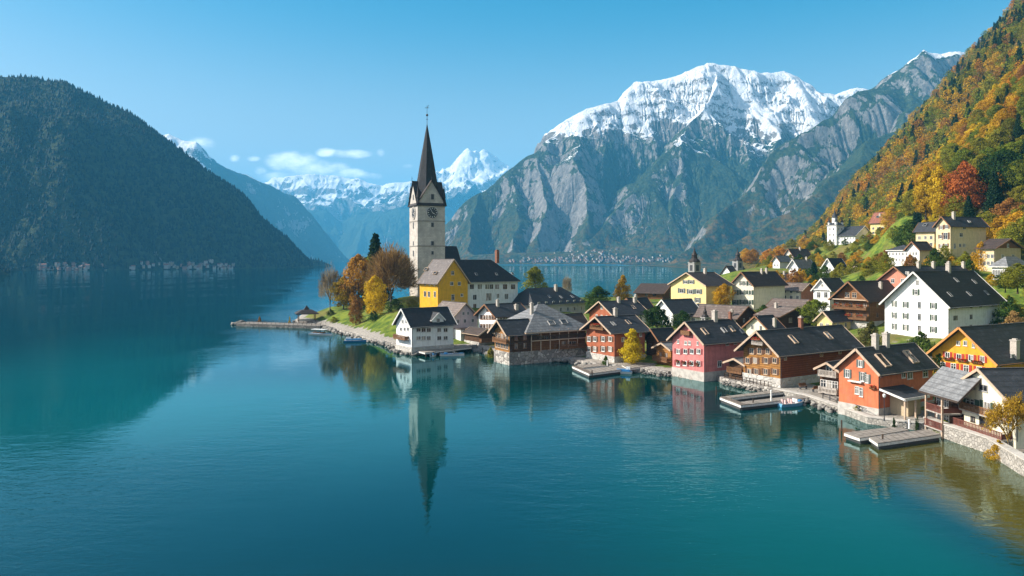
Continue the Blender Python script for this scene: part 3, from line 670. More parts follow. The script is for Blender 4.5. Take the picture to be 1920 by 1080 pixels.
def solve(pxN, pyN, pxL, pxR, pyE, pyApex, beta, z0=None, Y=None, gable='A'):
    b = R(beta)
    if Y is not None: N = PY(pxN, pyN, Y)
    else: N = PZ(pxN, pyN, z0)
    cb, sb = math.cos(b), math.sin(b)
    def along(dx, dy, px):
        t = (px - 960) / FPX; return (t * N.y - N.x) / (dx - t * dy)
    wA = along(-sb, cb, pxL); wB = along(cb, sb, pxR)
    he = CAM_H + (HOR - pyE) / FPX * N.y - N.z
    m = N + (Vector((-sb, cb, 0)) * wA / 2 if gable == 'A' else Vector((cb, sb, 0)) * wB / 2)
    hr = CAM_H + (HOR - pyApex) / FPX * m.y - N.z
    return N, b, wA, wB, he, hr
HOUSES = []
def house(name, label, N, L, Rr, eave, apex, beta, z0=None, Y=None, gable='A', group=None, depthA=None, depthB=None, cat='house', **kw):
    """N: near-corner pixel, L / Rr: columns where the left / right face ends, eave / apex rows"""
    Np, b, wA, wB, he, hr = solve(N[0], N[1], L, Rr, eave, apex, beta, z0, Y, gable)
    if depthA: wA = depthA
    if depthB: wB = depthB
    HOUSES.append((label[:34], round(Np.x,1), round(Np.y,1), round(Np.z,1), 'wA %.1f wB %.1f he %.1f hr %.1f' % (wA, wB, he, hr)))
    root = thing(name, label, cat, Np, b, group or 'houses of the lakeside village')
    bl = Block(root, Np, b, wA, wB, he, hr, gable, **kw)
    for u, v in ((0, 0), (1, 0), (0, 1), (1, 1), (.5, .5)):
        q = Matrix.Rotation(b, 3, 'Z') @ Vector((wB * u, wA * v, 0)) + Np
        if shore_sd(np.array([q.x]), np.array([q.y]))[0] > 3: ANCH.append((q.x, q.y, Np.z - 0.1))
    return bl
# ------------------------------------------------------------------ the houses of the village
Z1 = (3.177, 400, 400); Z2 = (4.8, 880, 500); Z3 = (4.8, 1200, 480); Z4 = (4.8, 1520, 480); Z5 = (4.155, 1520, 640); Z6 = (4.8, 1200, 580); Z7 = (4.0, 1440, 330)
def G(a, b, n): return [a + (b - a) * i / (n - 1) for i in range(n)]
WF = 'houses along the waterfront'; HS = 'houses on the green slope'; MID_ = 'houses in the middle of the village'

# white chalet beside the lawn
h = house('chalet', 'white chalet with black roof and white gabled dormer beside the lakeside lawn', (772,655), 743, 850, 610, 580, 36, z0=1.6, wall='white', roof='black', trim='white', group=WF, plinth=0.5)
h.wpx('B', [(x, y, 26, 24) for y in (695, 743) for x in (1222, 1252, 1283, 1345, 1383)], zoom=Z1)
h.wpx('A', [(x, y, 12, 22) for y, xs in ((645, (1128, 1150)), (690, (1118, 1140, 1160)), (745, (1120, 1150))) for x in xs], zoom=Z1)
h.balcony('A', 1.5, h.wA - .6, 2.4, 1.3, mat=LWOOD)
D = Block(h.root, h.N, h.b, 3.0, 3.4, h.he + 1.1, h.he + 2.7, 'B', 'white', roof='black', trim='white', base=h.he - .6, off=(h.wB * .50, .25), ov=.35, gov=.35, roofname='dormer_roof', part='dormer')
D.window('B', D.ox + 1.7, h.he + .9, 1.1, 1.1)
# lilac house behind
h = house('gabled_house', 'small lilac plastered house with a front gable behind the white chalet', (846,632), 838, 896, 598, 569, 38, z0=2.4, gable='B', wall='lilac', roof='tan', trim='pale', group=WF, depthA=11)
h.wins('B', (1.6, 4.4), (.25, .5, .8), .9, 1.1, plain=True); h.wins('B', (6.6,), (.45, .62), .8, 1.0, plain=True)
h.box('annex', MW['white'], 1.0, -3.4, -3, 5.2, -.05, 2.3); h.box('annex_roof', MR['tan'], .8, -3.6, 2.303, 5.4, -.05, 2.5)
# white and pink house
h = house('gabled_house', 'white house with pink side wall, two long rows of windows and grey roof', (932,642), 897, 988, 593, 571.5, 36, z0=1.6, wall='white', wallB='rose', roof='slate', trim='wood', group=WF, gov=1.1)
h.wpx('A', [(x, y, 20, 38) for y in (455, 535) for x in (110, 135, 160, 185, 210, 233)] + [(x, 620, 18, 36) for x in (190, 210, 232)] + [(165, 385, 18, 34)], zoom=Z2, trim='wood')
h.wpx('B', [(x, 465, 24, 30) for x in (285, 310, 335)], zoom=Z2)
h.chim_px(933, 574, 1.6, .7); h.chim_px(968, 580, 1.2, .9)
bh = Block(h.root, h.N, h.b, 7.5, 4.4, 2.4, 3.7, 'B', 'darkwood', roof='brown', trim='pale', base=-2.4, off=(-5.2, 1.2), ov=.5, gov=.6, roofname='porch_roof', part='porch', plinth=.3)
bh.balcony('B', -5.2, -.9, .35, 1.2, mat=LWOOD)
# wooden boathouse on a stone base
h = house('boathouse', 'large dark timber boathouse with grey hipped roof on a stone base in the water', (990,682), 955, 1098, 617, 575, 30, z0=0, wall='wood', roof='grey', trim='pale', hip=7.5, gable='A', group=WF, plinth=3.0, plinthmat=STONE, depthA=15, ov=1.3)
h.wpx('B', [(x, y, 40, 40) for y, xs in ((640, (630, 670, 710, 760)), (690, (850, 900, 940))) for x in xs], zoom=Z2, trim='pale')
h.balcony('B', h.wB * .03, h.wB * .97, 5.6, 1.0, mat=DWOOD, slab=LWOOD); h.balcony('B', h.wB * .5, h.wB * .97, 3.2, 1.3, mat=LWOOD)
h.skylight(1034, 606, 1.8, 1.6, .3); h.skylight(1057, 604, 1.8, 1.6, .3); h.chim_px(997, 583, 1.8, .7)
for u in G(.02, .97, 7): h.box('gallery_post', TRIM['pale'], h.wB*u, -.95, 2.9, h.wB*u+.16, -.79, h.he-.3)
for z in (5.35, 7.4): h.box('gallery_beam', TRIM['pale'], h.wB*.03, -1.05, z, h.wB*.97, -1.002, z+.2)
g = Block(h.root, h.N, h.b, 7.2, 6.0, 7.6, 10.2, 'A', 'honey', wallB='darkwood', roof='slate', trim='pale', base=-2, off=(-5.2, -.2), ov=1.0, gov=1.4, roofname='wing_roof', part='wing', plinth=3.0, plinthmat=STONE)
g.wins('A', (4.4, 6.4), (.14, .32, .5, .68, .86), 1.0, 1.5, trim='pale'); g.wins('B', (4.4, 6.4), (.3, .7), .9, 1.3, trim='wood'); g.balcony('A', .2, 7.0, 5.1, .7, mat=LWOOD)
# brick red house with the timber gable
h = house('gabled_house', 'brick red house with a timber balcony gable beside the wooden boathouse', (1152,677), 1100, 1209, 623, 595, 30, z0=1.4, wall='brick', roof='slate', trim='pale', group=WF, plinth=1.0, gwall='darkwood', gov=1.5)
h.wpx('A', [(x, y, 28, 44) for y in (650, 740) for x in (1078, 1130, 1205, 1268)], zoom=Z2, shut='brown')
h.wpx('B', [(1385, 655, 30, 40), (1470, 655, 30, 40), (1540, 610, 25, 40)], zoom=Z2)
h.flowers('A', h.wA*.5, h.he + 1.3, 3.2).location.x = -1.15; h.balcony('A', h.wA * .26, h.wA * .74, h.he + .4, 1.2, mat=LWOOD); h.skylight(1150, 607, .9, 1.6); h.skylight(1178, 604, .9, 1.8); h.chim_px(1157, 590, 1.6, .8); h.chim_px(1170, 588, 1.6, .5)
# red brown house behind it
h = house('gabled_house', 'red brown gabled house with black roof and two chimneys behind the brick red house', (1153,612), 1105, 1213, 591, 566, 30, z0=4.6, wall='brick', wallB='grey', roof='black', trim='pale', group=MID_, gov=1.2)
h.wins('A', (2.4,), (.3, .5, .7), 1.0, 1.3, plain=True); h.wins('A', (5.4,), (.5,), 1.2, 1.3, plain=True); h.wins('B', (2.0,), (.2, .5, .8), 1.0, 1.3, plain=True)
h.chim_px(1160, 567, 1.4, .8); h.chim_px(1190, 567, 1.4, .8); h.skylight(1188, 576, 1.0, 1.8)
# long grey house in front of the parish wing
h = house('long_house', 'long grey walled house with black hipped roof in front of the lake gap', (1000,596), 953, 1097, 571, 542.5, 44, z0=4.8, wall='grey', roof='black', trim='grey', hip=5, group=MID_, depthA=15)
h.wins('B', (2.2, 4.6), G(.1, .92, 7), 1.1, 1.4, plain=True); h.chim_px(1042, 545, 2.0, .9); h.skylight(1030, 556, .9, 1.6); h.skylight(1052, 557, .9, 1.6); h.skylight(1073, 556, .9, 1.6)
# yellow church house and white parish wing
h = house('gabled_house', 'bright yellow gabled house at the foot of the church tower', (822,578), 787, 877, 528, 487, 40, z0=9.0, gable='B', wall='yellow', roof='mauve', trim='pale', group='church buildings', ov=.8, gov=.5)
h.wpx('B', [(1425, 355, 18, 24), (1420, 418, 20, 22), (1465, 418, 18, 22), (1427, 500, 20, 34), (1480, 487, 16, 18)], zoom=Z1)
h.wpx('A', [(1262, 480, 14, 34), (1285, 482, 14, 34), (1320, 482, 12, 34), (1262, 425, 8, 10), (1290, 425, 8, 10), (1318, 428, 8, 10)], zoom=Z1, plain=True); h.skylight(800, 506, 1.2, 1.8, .5); h.skylight(817, 513, 1.2, 1.8, .5)
YN, YB, YW = h.N.copy(), h.b, h.wB
h = house('parish_house', 'long white parish building with dark roof joined to the yellow house', (878,575.2), 862, 979, 526, 488, 40, z0=9.0, wall='bluewhite', roof='black', trim='grey', group='church buildings', depthA=13, depthB=29.7, hip=7, ov=.7, off=(-7, 1.25))
h.wpx('B', [(x, 437, 26, 30) for x in (1540, 1587, 1632, 1655, 1690, 1737, 1785)] + [(1557, 500, 22, 32), (1640, 498, 34, 52), (1695, 492, 16, 26), (1745, 495, 22, 32), (1557, 552, 20, 26)], zoom=Z1, plain=True)
h.chim_px(932, 487, 3.2, 1.1, CHIMB); h.skylight(893, 514, .9, 1.2); h.skylight(931, 514, .9, 1.2); h.skylight(961, 513, .9, 1.2)
# brown barn by the lake gap
h = house('barn', 'low brown timber barn with brown roof at the edge of the lake gap', (1243,561), 1192, 1268, 550, 533, 62, z0=8.5, gable='B', wall='wood', roof='brown', trim='wood', group=MID_, gov=.8)
h.wins('A', (1.6,), (.3, .6), 1.4, 1.2, trim='wood', plain=True); h.wins('B', (1.5,), (.5,), 1.6, 1.8, trim='wood', plain=True)
# pale yellow house with turret behind
h = house('gabled_house', 'pale yellow house with broad gable and dark brown roof below the bell turret', (1324,572), 1258, 1370, 535, 512, 32, z0=9.3, wall='paleyellow', roof='darkbrown', trim='pale', group=MID_, gov=.9)
h.wpx('A', [(375, 312, 34, 40), (455, 320, 34, 42), (525, 320, 34, 42), (412, 233, 28, 30), (463, 233, 28, 34), (518, 398, 28, 44)], zoom=Z3, shut='slate'); h.chim_px(1322, 513, 1.6, .9)
# white house with the brown roof
h = house('gabled_house', 'tall white house with steep brown roof in the middle of the village', (1413,583), 1373, 1453, 534, 511, 34, z0=7.2, wall='cream', roof='darkbrown', trim='wood', group=MID_, gov=1.0, depthB=17)
h.wpx('A', [(x, y, 30, 40) for y in (328, 415) for x in (858, 925, 965, 990)] + [(920, 245, 24, 40), (948, 245, 24, 40), (988, 250, 20, 34)], zoom=Z3, shut='green'); h.chim_px(1428, 513, 1.5, .7); h.chim_px(1437, 512, 1.5, .7)
# long white house with the tan roof, red-brown end
h = house('long_house', 'low cream house with tan roof and red brown end wall', (1502,567), 1449, 1526, 545, 532, 44, z0=9.5, gable='B', wall='cream', wallB='salmon', roof='tan', trim='pale', group=MID_)
h.wins('A', (1.7, 3.8), (.12, .34, .56, .8), 1.0, 1.2, plain=True)
h = house('long_house', 'house with dark red brown roof tucked behind the tan roofed house', (1474,541), 1436, 1512, 526, 513, 34, z0=11, gable='A', wall='white', roof='brown', trim='pale', group=MID_)
h.wins('A', (2.0,), (.3, .7), 1.0, 1.2, plain=True); h.chim_px(1470, 515, 1.4, .7)
# classical white house
h = house('gabled_house', 'narrow white house with a classical pediment and grey roof', (1556,586), 1525, 1588, 543, 523.5, 42, z0=8.0, wall='white', roof='slate', trim='white', group=MID_, gov=.5, ov=.6)
h.wpx('A', [(1608, 350, 30, 50), (1672, 350, 30, 50), (1610, 432, 28, 34), (1672, 432, 28, 34), (1640, 265, 18, 26)], zoom=Z3); h.box('cornice', TRIM['white'], -.45, -.3, h.he-.25, -.03, h.wA + .3, h.he + .12); h.wins('B', (2, 5), (.3, .7), 1.0, 1.4, plain=True)
# brown chalet
h = house('chalet', 'brown timber chalet with two carved balcony rows beside the big white house', (1629,613), 1563, 1664, 562, 529, 34, z0=6.3, wall='wood', roof='darkbrown', trim='wood', group=MID_, gov=1.5, plinth=1.4, depthB=21)
h.wins('A', (3.0, 5.7), G(.1, .9, 5), 1.2, 1.5, trim='wood'); h.wins('A', (8.5,), (.4, .6), 1.4, 1.5, trim='pale'); h.wins('B', (3.0, 5.8), (.2, .5, .8), 1.0, 1.3, trim='wood')
h.balcony('A', .1, h.wA - .1, 2.0, 1.2, mat=LWOOD); h.balcony('A', .1, h.wA - .1, 4.7, 1.2, mat=LWOOD)
for z in (2.9, 5.6):
    for u in (.2, .5, .8): h.flowers('A', h.wA*u, z, 1.8).location.x = -1.15
h.box('gable_beam', TRIM['pale'], -1.3, 0, h.he - .3, -.02, h.wA, h.he - .05); h.chim_px(1651, 540, 1.5, .8)
# the big white house
h = house('big_white_house', 'big white house with large plain gable, green shutters and black roof', (1778,632), 1659, 1882, 571.7, 511, 33, z0=7.2, wall='white', wallB='bluewhite', roof='black', trim='white', group=MID_, gov=1.0, ov=.8)  # long side a bluer white: its bluish shade put into the wall colour
h.wpx('A', [(x, y, 20, 48) for y in (430, 533, 633) for x in (752,)] + [(x, y, 26, 48) for y in (438, 540, 643) for x in (855,)] + [(x, y, 30, 50) for y in (448, 555, 663) for x in (1105,)] + [(948, 325, 30, 48)], zoom=Z4, shut='green')
h.wpx('A', [(960, 237, 24, 36)] + [(978, y, 26, 52) for y in (440, 547, 653)], zoom=Z4, trim='grey')
h.wpx('B', [(1303, 465, 38, 24), (1443, 457, 22, 22), (1527, 452, 22, 20), (1648, 442, 44, 20), (1302, 558, 40, 44), (1443, 548, 24, 44), (1643, 533, 24, 40), (1440, 635, 22, 32)], zoom=Z4, trim='grey', plain=True)
for q in ((1793, 525), (1827, 528), (1781, 552), (1817, 551), (1850, 549)): h.skylight(q[0], q[1], .9, 1.5)
h.chim_px(1778, 509, 1.8, .9)
# red roofline house behind it
h = house('long_house', 'salmon gabled house with long black roof and chimneys behind the big white house', (1712,538), 1660, 1866, 527, 501, 24, Y=212, wall='salmon', roof='black', trim='wood', group=MID_, gov=1.0, depthA=11, depthB=28)
h.wpx('A', [(870, 160, 34, 40)], zoom=Z4); h.wins('A', (1.6,), (.3, .6), 1.2, 1.3); h.wins('B', (1.6,), G(.1, .9, 6), 1.0, 1.2, plain=True)
for q in (1722, 1750, 1779, 1819): h.chim_px(q, 502, 1.6, .8)
h = house('gabled_house', 'small beige house with brown roof between the trees below the slope', (1622,523), 1590, 1646, 512, 499, 36, Y=315, wall='tan', roof='darkbrown', trim='pale', group=MID_, gov=1.0)
h.wins('A', (1.6,), (.3, .7), 1.0, 1.2, plain=True)
h = house('gabled_house', 'small white gabled house with a deep black roof below the wooded slope', (1564,522), 1542, 1587, 502, 485, 36, Y=330, wall='white', roof='black', trim='white', group=MID_)
h.wins('A', (1.6, 4.0), (.35, .65), .9, 1.2, plain=True); h.wins('B', (3.6,), (.5,), 1.0, 1.2, plain=True)
h = house('gabled_house', 'white house with carved gable and pale grey roof beside a dark conifer', (1496,521), 1479, 1526, 500, 487, 40, Y=350, wall='white', roof='lightgrey', trim='white', group=MID_)
h.wins('A', (1.6, 4.2), (.35, .7), .9, 1.2, plain=True); h.wins('B', (3.0,), (.2, .5, .8), 1.1, 1.5, plain=True); h.chim_px(1512, 489, 1.6, .8)
# middle rows
h = house('gabled_house', 'small white house with bluish grey roof behind the round green tree', (1262,608), 1227, 1311, 586, 563, 30, z0=5.0, wall='white', roof='slate', trim='white', group=MID_)
h.wins('A', (1.8,), (.3, .7), 1.0, 1.2, plain=True); h.wins('B', (1.8,), (.25, .6), 1.0, 1.2, plain=True)
h = house('long_house', 'long house with plain tan roof and dark wooden gable end behind the pink house', (1379,613), 1292, 1417, 597, 575, 48, z0=4.8, gable='B', wall='cream', wallB='darkwood', roof='tan', trim='wood', group=MID_)
h.wins('A', (1.4,), G(.1, .9, 5), 1.0, 1.1, plain=True); h.wins('B', (1.6,), (.4, .7), 1.0, 1.2, plain=True); h.chim_px(1372, 592, 1.6, .8)
h = house('gabled_house', 'dark brown gabled house with pale tan roof behind the small cream gable', (1460,616), 1421, 1521, 593.5, 577.5, 32, z0=4.8, gable='B', wall='wood', wallB='darkwood', roof='tan', trim='wood', group=MID_, gov=1.0)
h.wins('B', (2.2,), (.35, .62), 1.4, 1.4, trim='pale'); h.chim_px(1455, 577, 1.2, .7); h.wins('A', (2.0,), (.3, .7), 1.0, 1.2, plain=True)
h = house('long_house', 'low house of which mostly the tan roof shows beside the yellow tree', (1500,592), 1440, 1526, 577, 563, 44, z0=6.8, gable='B', wall='cream', roof='tan', trim='wood', group=MID_)
h.wins('B', (1.6,), (.5,), 1.0, 1.2, plain=True)
h = house('gabled_house', 'small cream gable house with steep black roof above the golden timber house', (1439,637), 1399, 1466, 615, 593.5, 32, z0=3.0, wall='cream', roof='black', trim='wood', group=MID_)
h.wins('A', (3.0,), (.3, .7), .9, 1.3, plain=True); h.window('A', h.wA * .5, 5.6, .8, 1.2); h.chim_px(1452, 612, 2.0, .7); h.wins('B', (3.0,), (.5,), .9, 1.2, plain=True)
# pink house
h = house('gabled_house', 'bright pink house with blue black roof standing on a pale base at the water', (1320,714), 1261, 1399, 641, 605, 31, z0=0.2, wall='pink', roof='slate', trim='pale', group=WF, plinth=1.7, plinthmat=CONC, gov=.9, ov=.8)
h.wpx('A', [(x, y, 34, 42) for y, xs in ((858, (345, 410, 468, 528)), (965, (345, 405, 466, 526))) for x in xs], zoom=Z3, shut='pinkdark')
h.wpx('A', [(345, 770, 18, 36), (412, 782, 26, 34), (447, 782, 26, 34), (520, 785, 16, 36)], zoom=Z3); h.wpx('B', [(715, 970, 34, 56), (785, 790, 28, 30), (858, 780, 28, 30)], zoom=Z3)
for u in (.2, .42, .62, .82): h.flowers('A', h.wA*u, 3.0, .9, (.55, .05, .10))
h.box('gable_balcony', LWOOD, -.7, h.wA * .38, h.he + 1.0, -.02, h.wA * .66, h.he + 1.9)
h.skylight(1321, 622, 1.0, 1.9, .25); h.skylight(1357, 620, .9, 1.5, .35); h.skylight(1372, 617, .9, 1.7, .25); h.skylight(1392, 622, .8, 1.2, .35); h.chim_px(1340, 601, 1.9, .9); h.chim_px(1374, 598, 1.3, .6, CHIMB)
# golden timber house
h = house('timber_house', 'large golden timber house with rust brown side and white stone base', (1463,727), 1394, 1606, 661, 622, 31, z0=1.0, wall='honey', wallB='rust', roof='slate', trim='pale', group=WF, plinth=1.7, plinthmat=PLINTH, gov=1.5, ov=.9)
h.wpx('A', [(x, y, 36, 50) for y, xs in ((940, (968, 1037, 1135, 1213)), (855, (1007, 1075, 1150)), (1040, (985, 1047, 1132, 1215))) for x in xs], zoom=Z3, shut='brown', trim='pale')
h.wpx('B', [(1307, 440, 26, 44), (1632, 400, 26, 50), (1798, 382, 26, 40)], zoom=Z6, trim='pale', plain=True)
h.flowers('A', h.wA*.51, h.he + 2.1, 2.2).location.x = -1.15; h.balcony('A', h.wA * .36, h.wA * .66, h.he + 1.2, 1.2, mat=PLANK); h.skylight(1487, 637, 1.1, 2.2, .25); h.skylight(1553, 630, 1.1, 2.0, .25)
h.chim_px(1451, 617, 2.0, .6); h.chim_px(1470, 616, 1.8, .6); h.chim_px(1501, 612, 1.8, .7, CHIMB)
sh_ = Block(h.root, h.N, h.b, 4.2, 5.0, 3.2, 4.0, 'A', 'darkwood', roof='grey', trim='pale', base=-2, off=(.8, h.wA + .2), ov=.7, gov=1.0, roofname='shed_roof', part='shed')
sh_.balcony('A', h.wA + .4, h.wA + 4.2, 1.4, 1.0, mat=LWOOD)
# orange house with the porch
h = house('gabled_house', 'orange red house with two big skylights and a columned porch at the quay', (1647,775), 1573, 1749, 697.5, 655.6, 30, z0=1.3, wall='orange', roof='slate', trim='pale', group=WF, plinth=.7, plinthmat=CONC, gov=.6, ov=.6)
h.wpx('A', [(388, 173, 30, 54), (288, 250, 30, 62), (405, 275, 28, 70), (440, 290, 24, 66)], zoom=Z5, shut='slate'); h.wpx('A', [(362, 380, 30, 60), (395, 395, 26, 70)], zoom=Z5)
h.flowers('A', h.wA*.12, 3.75, 1.0)
h.box('door_canopy', TRIM['white'], -.5, h.wA * .38, 4.25, -.02, h.wA * .72, 4.45)
h.wpx('B', [(722, 262, 30, 44), (772, 265, 40, 56), (892, 250, 40, 58), (775, 385, 40, 56)], zoom=Z5, trim='white')
h.skylight(1655, 676.5, 1.5, 2.6, .3); h.skylight(1707, 670, 1.5, 2.6, .3); h.chim_px(1641, 651.5, 1.9, .8); h.chim_px(1673, 646, 1.9, .8)
pw, px0 = 5.4, .6
pb = MB(); pb.hexa([(px0-.4,-4.1,2.75),(px0+pw+.4,-4.1,2.75),(px0+pw+.4,-.04,3.7),(px0-.4,-.04,3.7),(px0-.4,-4.1,2.92),(px0+pw+.4,-4.1,2.92),(px0+pw+.4,-.04,3.9),(px0-.4,-.04,3.9)])
pr = pb.build('porch_roof', MR['slate'], h.root); pf = MB(); pf.box(px0-.45,-4.2,2.5,px0+pw+.45,-4.103,2.9); pf.bar((px0-.46,-4.1,2.72),(px0-.46,-.05,3.68),.1,.3); pf.build('fascia', TRIM['white'], pr)
for x in (px0, px0 + pw * .5, px0 + pw):
    p_ = MB(); p_.box(x-.12, -4.0, -1, x+.12, -3.76, 2.75); p_.build('porch_post', TRIM['pale'], h.root)
h.box('porch_wall', MW['tan'], px0 + 2.2, -3.0, -1, px0 + pw, -.05, 2.9)
# small boathouse left of the orange house
h = house('boathouse', 'small glazed timber boathouse with little gable left of the orange house', (1573,741), 1537, 1598, 694, 681, 36, z0=1.2, wall='darkwood', roof='slate', trim='pale', group=WF, gov=.9, ov=.6, gwall='wood')
h.wins('A', (1.6,), (.2, .5, .8), 1.1, 1.5, trim='white'); h.wins('A', (h.he + .1,), (.5,), 1.2, 1.0, trim='white'); h.balcony('A', .1, h.wA - .1, h.he - 1.2, .8, mat=PLANK); h.balcony('A', .1, h.wA - .1, .2, .7, mat=PLANK)
# amber yellow house
h = house('gabled_house', 'amber yellow house with red shutters and a tall stone chimney', (1868,716), 1748, 2010, 676, 615, 27, z0=3.4, wall='amber', roof='slate', trim='orange', group=WF, gov=1.3, ov=.9)
h.wpx('A', [(1232, 888, 42, 50), (1335, 905, 46, 50), (1443, 917, 46, 54), (1545, 927, 40, 54)], zoom=Z4, shut='red'); h.wpx('A', [(1330, 785, 32, 40), (1392, 785, 36, 44), (1467, 803, 18, 44)], zoom=Z4)
h.wins('A', (1.6,), (.25, .45, .65, .82), 1.0, 1.4, shut='red'); h.chim_px(1903, 668, 2.8, 1.1, CHIM); h.wins('B', (4,), (.2, .5, .8), 1, 1.2, plain=True)
for u in (.28, .5, .72): h.flowers('A', h.wA*u, 2.95, 2.0)
# cream house with verandas
h = house('veranda_house', 'cream house with stacked red railed verandas and grey roofs above the quay wall', (1905,828), 1782, 1990, 764, 694, 4, z0=2.0, wall='cream', roof='slate', trim='pale', group=WF, gov=.5, ov=.6, depthB=14)
h.wpx('A', [(1258, 345, 50, 44), (1347, 362, 64, 52)], zoom=Z5, shut=None, trim='grey'); h.wpx('A', [(1133, 455, 40, 62), (1245, 478, 66, 66), (1375, 503, 54, 64)], zoom=Z5, shut='green'); h.wpx('A', [(1170, 585, 52, 52), (1265, 605, 34, 40), (1355, 625, 78, 70)], zoom=Z5, trim='dark')
b = MB(); L_ = h.wA; zl, zh = h.he - .6, h.hr - .9
b.hexa([(-3.2, L_*.50, zl), (.4, L_*.50, zh), (.4, L_+2.4, zh), (-3.2, L_+2.4, zl), (-3.2, L_*.50, zl+.2), (.4, L_*.50, zh+.2), (.4, L_+2.4, zh+.2), (-3.2, L_+2.4, zl+.2)])
vr = b.build('veranda_roof', MR['grey'], h.root); b = MB(); b.bar((-3.26, L_*.50, zl+.06), (-3.26, L_+2.4, zl+.06), .1, .26); b.bar((-3.2, L_*.50-.06, zl+.06), (.4, L_*.50-.06, zh+.06), .1, .26); b.build('bargeboard', TRIM['dark'], vr)
for u in (L_*.80, L_+1.1): h.box('veranda_post', TRIM['pale'], -2.95, u, -3.5, -2.72, u+.22, zl)
h.box('veranda_wall', MW['darkwood'], -1.0, L_*.86, -1, -.03, L_+2.0, zl + .4)
h.balcony('A', L_*.80, L_+1.4, zl-2.3, 2.9, mat=SHUT['redwood'], slab=PLANK); h.balcony('A', L_*.80, L_+1.4, zl-4.6, 3.0, mat=SHUT['redwood'], slab=PLANK)
h.balcony('A', .6, L_*.79, .0, 1.5, mat=SHUT['redwood'], slab=PLANK); h.balcony('A', .6, L_*.79, 2.25, .6, mat=LWOOD, slab=PLANK)
for u in (L_*.95, L_*1.08): h.window('A', u, zl-1.2, 1.0, 1.3, None, 'white').location.x = -1.01
for u in (L_*.95, L_*1.08): h.window('A', u, zl-3.4, 1.2, 1.3, None, 'white').location.x = -1.01
h = house('castle_house', 'white castle like house with corner tower and turrets on the wooded slope', (1604,459), 1570, 1636, 441, 424, 30, Y=455, gable='B', wall='white', roof='slate', trim='white', group=HS)
h.wins('A', (1.6, 4.0), G(.1, .9, 6), 1.0, 1.3, plain=True); h.wins('B', (1.6, 4.2), (.5,), 1.0, 1.3, plain=True)
k = h.wA; c0 = Block(h.root, h.N, h.b, 6.6, 7.4, 12.6, 15.2, 'A', 'white', roof='slate', trim='white', base=-4, off=(-1.2, k - .2), hip=3.2, ov=.4, roofname='tower_roof', part='tower')
c0.wins('A', (3, 6.5, 10), (.3, .7), 1.1, 1.6, plain=True); c0.wins('B', (6.5, 10), (.3, .7), 1.0, 1.5, plain=True)
for (ax, ay, rr, zz) in ((c0.x0+.8, c0.y0+.8, .9, 13.2), (c0.x1-.8, c0.y0+.8, .8, 13.0), (c0.x0+.8, c0.y1-.8, .8, 13.0)):
    b = MB(); b.lathe([(rr, 11.5), (rr, zz+1.4)], (ax, ay, 0), 10); t_ = b.build('turret', MW['white'], h.root); b = MB(); b.lathe([(rr*1.25, zz+1.403), (rr*.8, zz+2.2), (rr*.4, zz+3.0), (.05, zz+4.6)], (ax, ay, 0), 10); b.build('turret_roof', MR['slate'], t_)
b = MB(); b.lathe([(1.7, 14.0), (1.7, 17.4)], (c0.x0+3, c0.y0+3.4, 0), 10); t_ = b.build('turret', MW['white'], h.root); b = MB(); b.lathe([(2.1, 17.403), (1.5, 18.6), (.8, 19.6), (.35, 21.2), (.05, 24.0)], (c0.x0+3, c0.y0+3.4, 0), 10); b.build('turret_roof', MR['slate'], t_)
h = house('gabled_house', 'yellow house with red tiled roof high on the wooded slope', (1679,441), 1632, 1697, 415.5, 397, 36, Y=440, gable='B', wall='paleyellow', wallB='yellow', roof='red', trim='wood', group=HS)
h.wins('A', (1.8, 4.4), G(.12, .88, 5), 1.3, 1.5, plain=True); h.wins('B', (4,), (.5,), 1.1, 1.3, plain=True); h.chim_px(1650, 405, 1.2, 1); h.skylight(1646, 407, 1.6, 1.6, .5); h.skylight(1657, 406, 1.6, 1.6, .5)
h = house('villa', 'small beige villa with grey hipped roof at the forest edge', (1722,418), 1697, 1737, 401, 386, 28, Y=430, wall='beige', roof='slate', trim='pale', group=HS, hip=4)
h.wins('A', (2.0,), (.3, .7), 1.1, 1.4, plain=True); h.wins('B', (2.0,), (.5,), 1.0, 1.4, plain=True); h.chim_px(1735, 388, 2, 1)
h = house('villa', 'large beige villa with dark roof below the red maple', (1782,479), 1755, 1849, 422, 407, 18, Y=265, wall='beige', roof='slate', trim='wood', group=HS, gov=.9)
h.wpx('A', [(1300, 385, 20, 32), (1340, 380, 22, 30), (1300, 455, 22, 28), (1333, 450, 30, 50), (1300, 525, 20, 28), (1335, 520, 20, 28)], zoom=Z7, shut='brown'); h.wpx('B', [(1472, 388, 22, 26), (1448, 442, 26, 30), (1400, 525, 16, 40), (1440, 520, 18, 26), (1470, 520, 22, 26)], zoom=Z7); h.chim_px(1788, 410, 2.2, .9); h.skylight(1817, 416, .9, 1.2, .3)
h = house('villa', 'beige wing with a flat dark roof left of the large villa', (1753,468), 1717, 1772, 432, 417, 32, Y=285, gable='B', wall='beige', roof='slate', trim='wood', group=HS)
h.wins('A', (2.0, 4.6), (.2, .5, .8), 1.1, 1.4, plain=True); h.skylight(1735, 423, 1.4, 1.4, .5)
h = house('gabled_house', 'white house with a small brown gable and long low wing on the green slope', (1724,495), 1701, 1746, 466.5, 454, 20, Y=250, wall='white', wallB='beige', roof='darkbrown', trim='wood', group=HS)
h.wins('A', (1.4, 3.5), (.25, .5, .75), .8, 1.1, plain=True); h.wins('B', (1.6,), (.5,), .9, 1.5, plain=True)
wg = Block(h.root, h.N, h.b, 8.6, 5.5, h.he - .3, h.he + 1.3, 'A', 'white', roof='slate', trim='white', base=-3, off=(.6, h.wA + .05), hip=2.5, ov=.5, roofname='wing_roof', part='wing')
